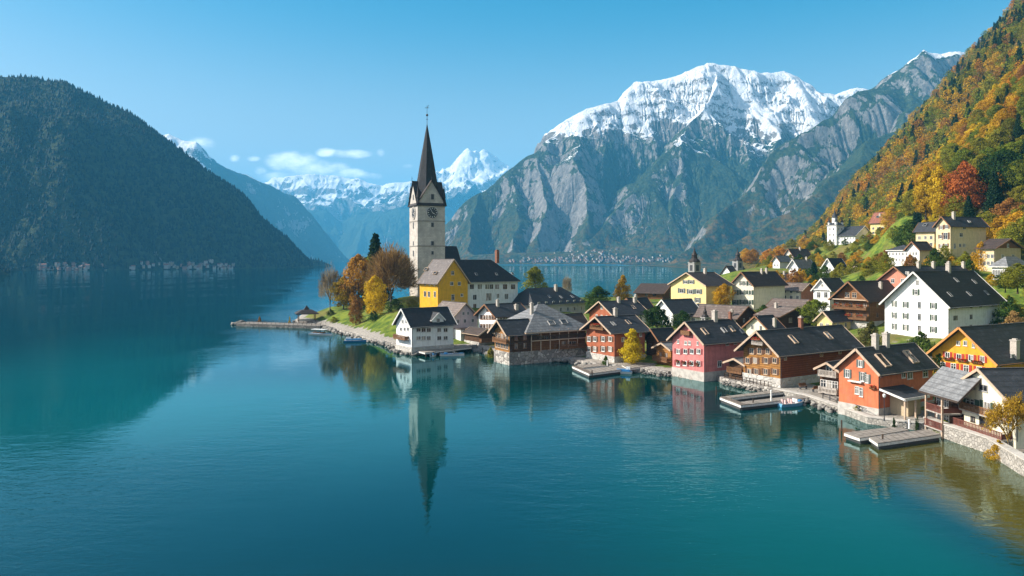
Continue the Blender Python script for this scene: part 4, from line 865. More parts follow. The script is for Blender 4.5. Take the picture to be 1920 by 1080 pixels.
wg.wins('A', (1.4, 3.4), G(.1, .9, 6), .7, 1.1, plain=True)
h = house('villa', 'cream house with brown timber gable at the right edge of the slope', (1865,503), 1835, 1914, 465, 449, 28, Y=235, gable='B', wall='beige', wallB='tan', roof='brown', trim='wood', group=HS, gov=.9, gwall='wood')
h.wins('A', (1.6, 3.8), G(.15, .85, 4), .9, 1.3, plain=True); h.wins('B', (3.8,), (.3, .7), 1.5, 1.2, plain=True); h.window('B', h.wB * .5, h.he + .8, 1.0, 1.2)
h = house('pavilion_house', 'low glazed annex with grey hipped roof in front of the brown gabled house', (1888,521), 1860, 1930, 496, 482, 26, Y=222, wall='white', roof='grey', trim='white', group=HS, hip=3.0)
h.wins('A', (1.4,), G(.12, .88, 5), .8, 1.9, plain=True); h.wins('B', (1.4,), G(.12, .88, 5), .8, 1.9, plain=True)
h = house('gabled_house', 'brown roofed cottage half hidden by yellow trees at the end of the village', (1488,494), 1470, 1521, 480, 467, 28, Y=440, wall='grey', roof='brown', trim='wood', group=HS)
h.wins('A', (1.6,), (.3, .7), 1, 1.2, plain=True); h.chim_px(1500, 469, 1.5, .9)
h = house('gabled_house', 'grey roofed cottage beside the small bell turret at the far end', (1462,503), 1449, 1482, 489, 480, 30, Y=400, wall='white', roof='grey', trim='wood', group=HS)
h.wins('A', (1.6,), (.3, .7), 1, 1.2, plain=True)
h = house('timbered_house', 'small half timbered white house under the second bell turret', (1374,534), 1352, 1402, 515, 499, 26, z0=8.5, wall='white', roof='darkbrown', trim='dark', group=MID_)
h.wins('A', (2.2, 5.0), (.3, .7), .9, 1.2, trim='dark', plain=True)
for u in (.15, .5, .85): h.box('timber_post', DWOOD, -.06, h.wA * u - .12, 0, -.003, h.wA * u + .12, h.he)
h.box('timber_rail', DWOOD, -.07, 0, 3.6, -.003, h.wA, 3.8)

# houses filling the rows behind the waterfront
h = house('gabled_house', 'dark brown timber house in the shade right of the brick red house', (1236,664), 1212, 1268, 636, 618, 30, z0=2.6, wall='darkwood', roof='black', trim='wood', group=MID_)
h.wins('A', (1.6,), (.3, .7), 1.0, 1.2, trim='wood', plain=True); h.wins('B', (1.6,), (.3, .7), 1.0, 1.2, trim='wood', plain=True)
h = house('gabled_house', 'small white house with dark roof between the long grey house and the barn', (1190,596), 1166, 1222, 577, 560, 34, z0=5.8, wall='white', roof='black', trim='wood', group=MID_)
h.wins('A', (1.6,), (.3, .7), 1.0, 1.2, plain=True); h.wins('B', (1.6,), (.3, .7), 1.0, 1.2, plain=True); h.chim_px(1192, 561, 1.3, .7)
h = house('gabled_house', 'small grey house with brown roof behind the grey roofed boathouse', (1060,632), 1040, 1098, 606, 590, 32, z0=2.8, wall='grey', roof='brown', trim='pale', group=MID_)
h.wins('A', (1.6,), (.4,), 1.0, 1.2, plain=True); h.wins('B', (1.6,), (.3, .7), 1.0, 1.2, plain=True)
h = house('gabled_house', 'small ochre house with dark roof between the cream gable and the brown chalet', (1560,622), 1532, 1596, 601, 585, 32, z0=5.0, wall='paleyellow', roof='slate', trim='pale', group=MID_)
h.wins('A', (1.6,), (.3, .7), 1.0, 1.2, plain=True); h.wins('B', (1.6,), (.3, .7), 1.0, 1.2, plain=True)
h = house('shed', 'low grey roofed shed tucked between the orange and amber houses', (1752,690), 1726, 1786, 676, 664, 30, z0=3.4, wall='tan', roof='grey', trim='grey', group=MID_)
h = house('terrace_house', 'small golden timber terrace hut left of the pink house', (1258,684), 1231, 1270, 655, 644, 30, z0=1.3, wall='honey', roof='grey', trim='pale', group=WF)
h.balcony('A', 0, h.wA, .7, 1.3, mat=LWOOD); h.wins('A', (2.0,), (.3, .7), .8, 1.0, trim='wood', plain=True)
# ------------------------------------------------------------------ ground, lake, haze
def ground_mat():
    t = NT('ground_surface'); p = t.pos(); pave = t.attr('pave'); wood = t.attr('wood')
    n = t.noise(0.35, 5, 0.6, p); n2 = t.noise(0.06, 4, 0.6, p); n3 = t.noise(2.2, 4, 0.6, p)
    g = t.mix(t.ramp(n, 0.35, 0.65), (0.050, 0.090, 0.011), (0.16, 0.195, 0.022))
    g = t.mix(t.ramp(n2, 0.48, 0.62, 0, 0.8), g, (0.15, 0.12, 0.035))
    fl = t.mix(t.ramp(n, 0.4, 0.62), (0.035, 0.04, 0.012), (0.15, 0.085, 0.025))
    g = t.mix(wood, g, fl)
    st = t.mix(t.ramp(n3, 0.3, 0.7), (0.20, 0.18, 0.155), (0.37, 0.335, 0.295))
    st = t.mix(t.ramp(n2, 0.45, 0.6, 0, 0.5), st, (0.20, 0.17, 0.14))
    c = t.mix(t.ramp(t.math('ADD', pave, t.math('MULTIPLY', t.math('SUBTRACT', n, 0.5), 0.7)), 0.42, 0.58), g, st)
    return t.set(c, 0.92, t.bump(t.math('ADD', n3, n), 0.5, 0.35), spec=0.15)
def axis(parts):
    out = []
    for a, b, s in parts: out += list(np.arange(a, b, s))
    return np.array(out + [parts[-1][1]])
gx_ = axis([(-112, 10, 2.0), (10, 175, 1.5), (175, 330, 3.0), (330, 1000, 9.0)])
gy_ = axis([(-60, 60, 8.0), (60, 180, 1.5), (180, 400, 2.0), (400, 640, 4.0), (640, 1690, 10.0)])
GX, GY = np.meshgrid(gx_, gy_); GZ = ground_z(GX, GY); SD = shore_sd(GX, GY)
U = GX - np.interp(GY, FY, FX)
town = sstep(-6, 14, GX + 10) * sstep(330, 290, GY) * sstep(118, 96, GX) * sstep(80, 95, GY)
pave = np.clip(np.maximum(sstep(5.5, 2.5, SD), town * 0.40), 0, 1)
for (ax, ay, bx, by, w) in [(150, 268, 128, 238, 2.5), (128, 238, 118, 205, 2.5), (150, 268, 172, 300, 2.5), (-34, 214, -70, 276, 3.5)]:
    dx, dy = bx - ax, by - ay; t_ = np.clip(((GX - ax) * dx + (GY - ay) * dy) / (dx * dx + dy * dy), 0, 1)
    pave = np.maximum(pave, sstep(w, w * 0.6, np.hypot(GX - ax - t_ * dx, GY - ay - t_ * dy)))
pave = np.maximum(pave, sstep(11, 8, SD) * (GX > 44) * (GY < 152) * (GY > 104))
pave = np.where((GX < 10) & (SD > 4.5), np.minimum(pave, .2), pave)
wood = sstep(-4, 10, U) * (GY > 250) + sstep(420, 520, GY) * 0.8
ny_, nx_ = GX.shape; idx = np.arange(nx_ * ny_).reshape(ny_, nx_)
gf = np.stack([idx[:-1, :-1], idx[:-1, 1:], idx[1:, 1:], idx[1:, :-1]], -1).reshape(-1, 4)
gf = gf[(GZ.ravel()[gf] > -4.3).any(1)]
ground = struct(link('ground', mesh_np('ground', np.stack([GX, GY, GZ], -1).reshape(-1, 3), gf, [ground_mat()], True, {'pave': ('FLOAT', pave.ravel()), 'wood': ('FLOAT', np.clip(wood, 0, 1).ravel())})))

def lake_mat():
    t = NT('lake_water'); p = t.pos(); sh = t.attr('shallow')
    deep = t.mix(t.ramp(t.noise(0.012, 3, 0.5, p), 0.35, 0.65), (0.0, 0.021, 0.025), (0.0, 0.027, 0.031))
    deep = t.mix(t.attr('sky_sheen'), deep, (0.0, 0.105, 0.116))   # bright sky reflection painted into the mid-lake water colour
    deep = t.mix(t.attr('emerald'), deep, (0.0, 0.056, 0.040))
    c = t.mix(t.ramp(sh, 0.0, 0.55), deep, (0.002, 0.030, 0.023))
    c = t.mix(t.ramp(t.math('ADD', sh, t.math('MULTIPLY', t.noise(0.08, 3, 0.6, p), 0.15)), 0.55, 1.05), c, (0.070, 0.060, 0.012))
    q = t.scale(p, (1, 1.9, 1))
    a = t.noise(0.55, 3, 0.55, q, dist=0.6); b = t.noise(0.16, 3, 0.5, q); cc = t.noise(1.7, 2, 0.5, q)
    patch = t.ramp(t.noise(0.018, 3, 0.55, t.scale(p, (1, 0.55, 1))), 0.40, 0.62, 0.22, 2.0)
    h = t.math('ADD', t.math('ADD', t.math('MULTIPLY', a, 0.022), t.math('MULTIPLY', b, 0.042)), t.math('MULTIPLY', cc, 0.006))
    bm = t.new('ShaderNodeBump'); t.put(bm.inputs['Height'], t.math('MULTIPLY', h, patch)); bm.inputs['Strength'].default_value = 0.8; bm.inputs['Distance'].default_value = 1.0
    df = t.new('ShaderNodeBsdfDiffuse'); t.l.new(c, df.inputs['Color']); gl = t.new('ShaderNodeBsdfGlossy'); gl.inputs['Color'].default_value = (0.66, 0.94, 1.0, 1); gl.inputs['Roughness'].default_value = 0.02; t.l.new(bm.outputs[0], gl.inputs['Normal'])
    fr = t.new('ShaderNodeFresnel'); fr.inputs['IOR'].default_value = 1.40; t.l.new(bm.outputs[0], fr.inputs['Normal'])
    ms = t.new('ShaderNodeMixShader'); t.l.new(fr.outputs[0], ms.inputs[0]); t.l.new(df.outputs[0], ms.inputs[1]); t.l.new(gl.outputs[0], ms.inputs[2]); t.l.new(ms.outputs[0], t.out.inputs['Surface'])
    return t.mat
lx = axis([(-9000, -1200, 600), (-1200, -150, 75), (-150, 240, 5.0), (240, 1200, 80), (1200, 9000, 600)])
ly = axis([(-800, 0, 50), (0, 460, 5.0), (460, 1400, 60), (1400, 16400, 500)])
LX, LY = np.meshgrid(lx, ly); shal = sstep(-16, -1, shore_sd(LX, LY)) * (LX > -130) * (LY < 300)
cove = sstep(27, 8, -shore_sd(LX, LY)) * sstep(12, 34, LX) * sstep(118, 92, LY); emer = sstep(80, 26, -shore_sd(LX, LY)) * sstep(-5, 22, LX) * sstep(128, 84, LY); shal = np.clip(np.maximum(shal * 0.55, cove * 1.15), 0, 1.2)
sdl = shore_sd(LX, LY); sky_sheen = sstep(18, 85, -sdl + 10*fbm(LX/40, LY/40, 3, 5)) * sstep(-170, -60, LX) * sstep(60, 150, LY + 14*fbm(LX/50, LY/50, 3, 6))
idx = np.arange(lx.size * ly.size).reshape(ly.size, lx.size)
lf = np.stack([idx[:-1, :-1], idx[:-1, 1:], idx[1:, 1:], idx[1:, :-1]], -1).reshape(-1, 4)
lake = struct(link('lake', mesh_np('lake', np.stack([LX, LY, LX * 0], -1).reshape(-1, 3), lf, [lake_mat()], True, {'shallow': ('FLOAT', shal.ravel()), 'sky_sheen': ('FLOAT', sky_sheen.ravel()), 'emerald': ('FLOAT', emer.ravel())})))

hb = MB(); hb.box(-12000, -1500, -60, 12000, 16500, 1760)
hm = bpy.data.materials.new('haze_air'); hm.use_nodes = True; hn = hm.node_tree.nodes; hn.clear()
hv = hn.new('ShaderNodeVolumePrincipled'); ho = hn.new('ShaderNodeOutputMaterial'); hm.node_tree.links.new(hv.outputs[0], ho.inputs['Volume'])
HAZE_D = 0.86e-4
hv.inputs['Color'].default_value = (0.12, 0.54, 0.92, 1); hv.inputs['Density'].default_value = HAZE_D; hv.inputs['Anisotropy'].default_value = 0.0
haze = hb.build('haze', hm); stuff(haze, 'thin blue haze filling the valley air', 'haze')
# ------------------------------------------------------------------ church tower and turrets
def clock(parent, loc, rz, r=2.1):
    b = MB(); b.lathe([(r, 0), (r, .14), (r*.93, .22)], (0, 0, 0), 28); f = b.build('clock_face', METAL, parent)
    f.location = loc; f.rotation_euler = (math.pi/2, 0, rz)
    b = MB()
    for k in range(28):
        a, c = 2*math.pi*k/28, 2*math.pi*(k+1)/28
        b.hexa([(q*math.cos(t), q*math.sin(t), z) for z in (.0, .26) for q, t in ((r*1.02, a), (r*1.02, c), (r*1.2, c), (r*1.2, a))])
    b.build('ring', TOWER, f); b = MB()
    for k in range(12):
        a = 2*math.pi*k/12; d = Vector((math.sin(a), math.cos(a), 0)); b.bar(d*r*.70 + Vector((0,0,.25)), d*r*.90 + Vector((0,0,.25)), .2 if k % 3 else .32, .05)
    b.build('hour_mark', TRIM['white'], f); b = MB()
    b.bar((0,0,.3), (r*.42, -r*.26, .3), .2, .05); b.build('hour_hand', TRIM['white'], f)
    b = MB(); b.bar((0,0,.37), (-r*.35, r*.62, .37), .14, .05); b.build('minute_hand', TRIM['white'], f)
TN = PY(783, 552, 285); TB = R(24); w = 11.0
tower = thing('church_tower', 'tall pale stone church tower with clock faces and a dark needle spire', 'church tower', TN, TB, 'church buildings')
zs = lambda py: CAM_H + (HOR - py) * 285 / FPX - TN.z
ze, za, zt = zs(381), zs(338), zs(227)
b = MB(); b.box(0, 0, -5, w, w, ze)
for f in range(4):
    P = [(0,0),(w,0),(w,w),(0,w)]; p, q = P[f], P[(f+1) % 4]; m = ((p[0]+q[0])/2, (p[1]+q[1])/2)
    b.poly([(p[0],p[1],ze+.002),(q[0],q[1],ze+.002),(m[0],m[1],za)])
b.build('shaft', TOWER, tower)
STRING = plain_mat('string_stone', (0.30, 0.27, 0.235), .9)
for py, e in ((461, .18), (414, .16), (383, .28)):
    b = MB(); z = zs(py); b.box(-e, -e, z-.2, w+e, 0, z+.2); b.box(-e, w, z-.2, w+e, w+e, z+.2); b.box(-e, 0, z-.2, 0, w, z+.2); b.box(w, 0, z-.2, w+e, w, z+.2)
    b.build('string_course', STRING, tower)
b = MB(); k = .28; o = .55; zo = ze - o * (za - ze) / (w/2)          # crossed gable roofs
for ax in (0, 1):
    for sg in (0, 1):
        e0 = -o if sg == 0 else w + o
        q = [(-.55, e0, zo), (w+.55, e0, zo), (w+.55, w/2, za), (-.55, w/2, za)]
        if ax: q = [(y, x, z) for x, y, z in q]
        if (sg ^ ax): q = q[::-1]
        b.hexa([tuple(v) for v in q] + [(v[0], v[1], v[2] + k + .004*ax) for v in q])
gr = b.build('gable_roof', MR['darkbrown'], tower)
b = MB(); rs = 5.2; b.lathe([(rs, ze+.6), (rs*.87, ze+5.5), (rs*.49, ze + (zt-ze)*.56), (.14, zt)], (w/2, w/2, 0), 8, rot=math.pi/8)
b.build('spire', roof_mat('spire_shingle', (0.021, 0.020, 0.023), .5), tower)
b = MB(); b.tube((w/2,w/2,zt-.3), (w/2,w/2,zs(190)), .10, .06); f = b.build('finial', METAL, tower)
b = MB(); b.lathe([(.05,-.5),(.35,-.35),(.5,0),(.35,.35),(.05,.5)], (w/2,w/2,zs(209)), 12); b.lathe([(.05,-.3),(.3,0),(.05,.3)], (w/2,w/2,zs(217)), 12); b.build('ball', METAL, f)
b = MB(); z = zs(195); b.bar((w/2-.8,w/2+.35,z),(w/2+.8,w/2-.35,z),.12,.14); b.bar((w/2,w/2,z),(w/2+.7,w/2-.3,z+1.1),.1,.12); b.build('weathervane', METAL, f)
for x in (.3, w-.3):
    for y in (.3, w-.3):
        b = MB(); b.lathe([(.55, ze-.4), (.6, ze+2.2), (.72, ze+2.3), (.36, ze+4.6), (.03, ze+7.6)], (x, y, 0), 8); b.build('pinnacle', MR['darkbrown'], tower)
for x, y in ((w/2, -.6), (-.6, w/2)):
    b = MB(); b.tube((x,y,za), (x,y,za+2.0), .09, .03); b.lathe([(.03,-.15),(.2,0),(.03,.15)], (x,y,za+1.2), 8); b.build('gable_finial', METAL, tower)
clock(tower, (w*.53, -.02, zs(398)), 0); clock(tower, (-.02, w*.45, zs(398)), -math.pi/2)
def slit(face, u, z, ww, hh):
    b = MB(); b.box(-ww/2, -.04, -hh/2, ww/2, -.003, hh/2, 1)
    b.box(-ww/2-.16, -.09, -hh/2-.16, -ww/2, -.003, hh/2+.16); b.box(ww/2, -.09, -hh/2-.16, ww/2+.16, -.003, hh/2+.16); b.box(-ww/2, -.09, hh/2, ww/2, -.003, hh/2+.16); b.box(-ww/2, -.12, -hh/2-.16, ww/2, -.003, -hh/2)
    o_ = b.build('window', [TRIM['grey'], METAL], tower)
    o_.location, o_.rotation_euler = (((u, 0, z), (0,0,0)) if face == 'B' else ((0, u, z), (0,0,-math.pi/2)))
for py, ww, hh in ((368, 1.1, 1.9), (421, .95, 1.6), (456, 1.0, 1.5), (474, .8, 1.2), (495, .7, 1.1)): slit('B', w*.54, zs(py), ww, hh)
for py, ww, hh in ((368, 1.0, 1.9), (422, 1.0, 2.2), (456, .8, 1.5), (475, 1.1, 2.0)): slit('A', w*.5, zs(py), ww, hh)
Block(tower, TN, TB, 9.5, 6.5, zs(489), zs(462), 'A', 'grey', roof='black', trim='grey', base=-4, off=(w+.02, 1.0), ov=.5, gov=.3, roofname='nave_roof', part='nave')
def turret(label, px, pyb, pyt, Y, wd, body=.42):
    base = PY(px, pyb, Y); gzv = base.z; z1 = CAM_H + (HOR - pyt) * Y / FPX - base.z
    t = thing('bell_turret', label, 'bell turret', base, R(30), 'small bell turrets')
    b = MB(); zb = z1 * body; b.box(-wd/2, -wd/2, -9, wd/2, wd/2, zb); b.box(-wd/2-.15, -wd/2-.15, zb+.003, wd/2+.15, wd/2+.15, zb+.3); b.build('shaft', TRIM['grey'], t)
    b = MB(); b.box(-wd*.22, -wd/2-.03, zb*.45, wd*.22, -wd/2-.003, zb*.85); b.box(-wd/2-.03, -wd*.22, zb*.45, -wd/2-.003, wd*.22, zb*.85); b.build('louvre', METAL, t)
    b = MB(); L = z1 - zb - .3; b.lathe([(wd*.66, zb+.3), (wd*.62, zb+.3+L*.10), (wd*.34, zb+.3+L*.24), (wd*.30, zb+.3+L*.38), (wd*.38, zb+.3+L*.42), (wd*.18, zb+.3+L*.6), (.10, zb+.3+L*.86), (.05, z1)], (0,0,0), 10); b.build('cap', MR['darkbrown'], t)
turret('taller slate capped bell turret rising behind the pale yellow house', 1302, 520, 461, 296, 3.4, .46)
turret('smaller slate capped bell turret above the half timbered house', 1383, 512, 464, 478, 4.6, .46)
turret('tiny dark needle turret poking up behind the pink house roof', 1322, 604, 573, 200, 1.5, .25)

# ------------------------------------------------------------------ quay walls, docks, boats, pier
def wall_run(name, label, pts, z0, z1, th, mat, cap=None, cat='wall'):
    b = MB(); n = len(pts); off = []
    for i, p in enumerate(pts):
        a = Vector(pts[max(0, i-1)]); c = Vector(pts[min(n-1, i+1)]); d = (c - a).normalized(); nrm = Vector((-d.y, d.x)); off.append((Vector(p), nrm))
    for (p, u), (q, v) in zip(off[:-1], off[1:]):
        p1, q1 = p + u*th, q + v*th
        b.hexa([(p.x,p.y,z0),(q.x,q.y,z0),(q1.x,q1.y,z0),(p1.x,p1.y,z0),(p.x,p.y,z1),(q.x,q.y,z1),(q1.x,q1.y,z1),(p1.x,p1.y,z1)])
    o = b.build(name, mat)
    tag(o, label, cat)
    if cap:
        b = MB()
        for (p, u), (q, v) in zip(off[:-1], off[1:]):
            p0, q0, p1, q1 = p - u*.1, q - v*.1, p + u*(th+.1), q + v*(th+.1)
            b.hexa([(p0.x,p0.y,z1+.003),(q0.x,q0.y,z1+.003),(q1.x,q1.y,z1+.003),(p1.x,p1.y,z1+.003),(p0.x,p0.y,z1+.16),(q0.x,q0.y,z1+.16),(q1.x,q1.y,z1+.16),(p1.x,p1.y,z1+.16)])
        b.build('coping', cap, o)
    return o
QW = stone_mat('quay_stone', (0.46, 0.42, 0.37), (0.31, 0.285, 0.25), (0.27, 0.25, 0.22), 2.1)
wall_run('quay_wall', 'tall pale stone quay wall below the cream veranda house', [(59.8,108.4),(59.9,104.5),(61.0,95.9),(58.7,85.8),(60,60),(66,20)], -4, 1.9, 1.0, QW, CONC)
wall_run('quay_wall', 'low pale stone quay wall in front of the orange house', [(48.0,137.3),(51.4,130.9),(53.0,121),(53.8,113),(56.9,110.0),(59.7,108.4)], -4, 1.0, .9, QW, CONC)
wall_run('quay_wall', 'rough stone quay wall under the golden timber house', [(39.3,150.9),(41.9,152.8),(42.4,149.4),(48.0,137.5)][1:], -4, 1.1, .9, STONE, None)
wall_run('quay_wall', 'rough stone quay wall left of the pink house', [(13.5,179.6),(17.8,172.8),(27,165.8),(33.2,159.0)], -4, 1.0, .9, STONE, None)
wall_run('quay_wall', 'low stone bank wall along the lawn of the church hill', [(-85.5,293.5),(-73.8,275.8),(-63.8,261.8),(-54,243.8),(-43.4,225.8),(-33.8,211.6),(-30.4,199.6)], -4, 1.0, .9, STONE, None)
def fence(name, label, pts, z, h=1.0, step=1.4, mat=DWOOD, rails=2, balusters=False):
    t = thing(name, label, 'railing', (pts[0][0], pts[0][1], z)); b = MB(); b.box(-.06, -.06, -.1, .06, .06, h); pm = b.mesh('post', mat); o = Vector((pts[0][0], pts[0][1], z)); k = MB()
    for p, q in zip(pts[:-1], pts[1:]):
        p, q = Vector((*p, z)) - o, Vector((*q, z)) - o; n = max(1, int((q-p).length / step))
        for i in range(n): a = p.lerp(q, i/n); link('post', pm, t).location = a
        for r_ in range(rails): k.bar(p + Vector((0,0,h*(.5 + .5*r_)-.06)), q + Vector((0,0,h*(.5 + .5*r_)-.06)), .07, .08)
        if balusters: k.bar(p.lerp(q,0)+Vector((0,0,.2)), q+Vector((0,0,.2)), .06, .06)
    k.build('rail', mat, t); return t
fence('railing', 'dark post railing along the quay below the golden timber house', [(42.6,149.6),(44.4,146.0),(48.2,138.4)], 1.1, 1.0, .9, balusters=True)
fence('railing', 'thin dark railing along the quay in front of the orange house', [(53.3,128),(53.9,121),(54.4,114.5)], 1.15, .9, 1.8, METAL)

def prism(b, pts, z0, z1, m=0):
    n = len(pts)
    ar = sum(pts[i][0]*pts[(i+1)%n][1] - pts[(i+1)%n][0]*pts[i][1] for i in range(n))
    if ar < 0: pts = pts[::-1]
    b.poly([(p[0],p[1],z1) for p in pts], m); b.poly([(p[0],p[1],z0) for p in pts][::-1], m)
    for i in range(n): p, q = pts[i], pts[(i+1)%n]; b.poly([(p[0],p[1],z0),(q[0],q[1],z0),(q[0],q[1],z1),(p[0],p[1],z1)], m)
def grow(pts, e):
    cx = sum(p[0] for p in pts)/len(pts); cy_ = sum(p[1] for p in pts)/len(pts); out = []
    for x, y in pts: d = Vector((x-cx, y-cy_)); d *= (1 + e/d.length); out.append((cx+d.x, cy_+d.y))
    return out
DECK = plain_mat('dock_deck', (0.28, 0.245, 0.21), .85, .45, 1.2); FLOAT = plain_mat('dock_float', (0.05, 0.05, 0.05), .7)
def dock(label, quads, ztop=.9, posts=(), piles=False, group='boat docks on the lake'):
    o = PZ(*quads[0][0], 0); t = thing('dock', label, 'dock', (o.x, o.y, 0), 0, group)
    for i, q in enumerate(quads):
        z = ztop + .004 * i
        pts = [(PZ(x, y, ztop).x - o.x, PZ(x, y, ztop).y - o.y) for x, y in q]
        b = MB(); prism(b, grow(pts, .0), z-.12, z)
        cxy = Vector((sum(p[0] for p in pts)/4, sum(p[1] for p in pts)/4)); d = b.build('deck', DECK, t)
        b = MB(); prism(b, grow(pts, .04), z-.46, z-.125); b.build('fascia', TRIM['white'], d)
        b = MB()
        if piles:
            for p in grow(pts, -.4): b.tube((p[0], p[1], -2.5), (p[0], p[1], z-.465), .14, .14)
            b.build('pile', DWOOD, d)
        else: prism(b, grow(pts, -.25), -.5, z-.465); b.build('float', FLOAT, d)
        # planked joints
        b = MB(); a0, a1, a2, a3 = [Vector((*p, z + .004)) for p in pts]; n = 9
        for k in range(1, n): b.bar(a0.lerp(a3, k/n), a1.lerp(a2, k/n), .06, .012)
        b.build('joint', DWOOD, d)
    for x, y, h in posts:
        p = PZ(x, y, ztop) - o; b = MB(); b.tube((p.x, p.y, ztop), (p.x, p.y, ztop+h), .16, .15, 10); b.tube((p.x, p.y, ztop+h+.002), (p.x, p.y, ztop+h+.15), .2, .12, 10); b.build('bollard', TRIM['white'], t)
    return t
dock('pale double float dock nearest the camera, below the veranda house', [[(1583,811),(1612,821),(1704,806),(1684,799)], [(1630,820),(1646,831),(1764,814),(1738,804.5)]], posts=[(1705,804,1.2)])
dock('pale U shaped float dock between the golden and orange houses', [[(1350,744),(1360,747),(1478,733.5),(1468,729.5)], [(1377,754.5),(1389,759.5),(1538,743),(1522,738)], [(1350,744.5),(1389,759.5),(1401,758),(1361,743.5)]], posts=[(1446,752,1.7)])
dock('short pale float dock beside the brick red house', [[(1073,686),(1085,690.5),(1142,684.5),(1134,680.5)], [(1089,693.5),(1105,700.5),(1180,691),(1163,685)], [(1073,686.5),(1105,700.5),(1114,699.5),(1081,685.5)]], posts=[(1139,686,1.1)])
dock('long plank jetty on piles in front of the white chalet', [[(778,656),(797,661),(884,650.5),(872,646)]], 1.2, piles=True)
dock('plank landing on the quay beside the pink house', [[(1166,684),(1178,691),(1232,683),(1212,677)]], 1.15, piles=True)

def boat(name, label, px, py, L, wd, rz, hullmat, kind):
    p = PZ(px, py, 0); t = thing(name, label, 'boat', p, rz, 'boats moored along the village shore'); b = MB()
    n = 9; S = []
    for i in range(n):
        u = i/(n-1); x = -L/2 + L*u; k = (1 - max(0, (u-.45)/.55)**2.2) * (.86 + .14*min(1, u/.2)); h = .55 + .28*max(0, u-.5)
        S.append([(x, -wd/2*k, h), (x, -wd/2*k*.72, -.05), (x, 0, -.28 + .25*max(0, u-.7)), (x, wd/2*k*.72, -.05), (x, wd/2*k, h)])
    i0 = len(b.v); b.v += [q for s_ in S for q in s_]
    for i in range(n-1):
        for j in range(4): b.f.append((i0+i*5+j, i0+i*5+j+1, i0+(i+1)*5+j+1, i0+(i+1)*5+j)[::-1]); b.m.append(0)
    b.f.append((i0, i0+1, i0+2, i0+3, i0+4)[::-1]); b.m.append(0)
    hull = b.build('hull', hullmat, t); b = MB()
    for i in range(n-1): b.poly([(S[i][0][0], S[i][0][1]*.94, S[i][0][2]-.10), (S[i+1][0][0], S[i+1][0][1]*.94, S[i+1][0][2]-.10), (S[i+1][4][0], S[i+1][4][1]*.94, S[i+1][4][2]-.10), (S[i][4][0], S[i][4][1]*.94, S[i][4][2]-.10)])
    b.build('deck', BOATW, t)
    b = MB()
    for sg in (0, 4):
        for i in range(n-1): b.bar(S[i][sg], S[i+1][sg], .09, .09)
    b.build('gunwale', BOATW if hullmat != BOATW else BOATB, hull)
    if kind == 'pedal':
        for x in (-L*.28, -L*.02, L*.2):
            for y in (-wd*.2, wd*.2):
                b = MB(); b.box(x-.28, y-.26, .5, x+.28, y+.26, .72); b.box(x-.32, y-.26, .723, x-.2, y+.26, 1.2); b.build('seat', SEAT if x < 0 else BOATW, t)
        b = MB(); b.box(L*.30, -wd*.16, .6, L*.40, wd*.16, .95); b.build('console', BOATB, t)
    if kind == 'motor':
        b = MB(); b.hexa([(L*.02,-wd*.36,.55),(L*.24,-wd*.30,.6),(L*.24,wd*.30,.6),(L*.02,wd*.36,.55),(L*.0,-wd*.30,1.15),(L*.08,-wd*.24,1.15),(L*.08,wd*.24,1.15),(L*.0,wd*.30,1.15)]); b.build('windscreen', GLASS, t)
        b = MB(); b.box(-L*.34, -wd*.34, .5, -L*.2, wd*.34, .85); b.build('seat', BOATB, t); b = MB(); b.box(-L*.56, -.22, .1, -L*.5, .22, 1.0, top=.04); b.build('engine', METAL, t)
    if kind == 'barge':
        b = MB(); b.box(-L*.4, -wd*.36, .5, L*.25, wd*.36, .95); b.build('cover', BOATB, t); b = MB(); b.box(-L*.42, -wd*.2, .953, -L*.2, wd*.2, 1.5, top=.08); b.build('cabin', BOATW, t)
    if kind == 'ferry':
        b = MB(); b.box(-L*.38, -wd*.38, .5, L*.22, wd*.38, .62); b.box(-L*.38, -wd*.40, 1.75, L*.25, wd*.40, 1.87); b.build('canopy', BOATW, t); b = MB()
        for x in (-L*.36, -L*.15, L*.05, L*.22):
            for y in (-wd*.36, wd*.36): b.box(x-.04, y-.04, .62, x+.04, y+.04, 1.75)
        b.build('stanchion', METAL, t); b = MB()
        for x in (-L*.3, -L*.15, 0, L*.12): b.box(x-.2, -wd*.3, .623, x+.2, wd*.3, .95)
        b.build('bench', LWOOD, t)
    return t
BOATB = plain_mat('boat_blue', (0.05, 0.22, 0.45), .35, .15); BOATL = plain_mat('boat_light_blue', (0.16, 0.42, 0.62), .35, .15); BOATW = plain_mat('boat_white', (0.74, 0.74, 0.72), .4, .12); SEAT = plain_mat('seat_pink', (0.62, 0.42, 0.40), .7)
boat('pedal_boat', 'light blue pleasure boat with rows of pale seats beside the U shaped dock', 1484, 761, 4.9, 1.7, R(18), BOATL, 'pedal')
boat('motor_boat', 'blue and white motor boat beside the plank jetty', 848, 667, 6.2, 1.9, R(8), BOATW, 'motor')
boat('motor_boat', 'small white outboard dinghy at the end of the plank jetty', 813, 668, 2.6, 1.2, R(70), BOATW, 'motor')
boat('work_boat', 'low blue covered barge moored below the lawn', 667, 641, 7.0, 2.2, R(6), BOATB, 'barge')
boat('ferry_boat', 'flat white passenger boat with canopy moored near the pier pavilion', 602, 628, 8.6, 2.7, R(-24), BOATW, 'ferry')
boat('rowing_boat', 'white boat with dark cover at the short dock by the brick red house', 1166, 700, 4.4, 1.6, R(165), BOATW, 'barge')

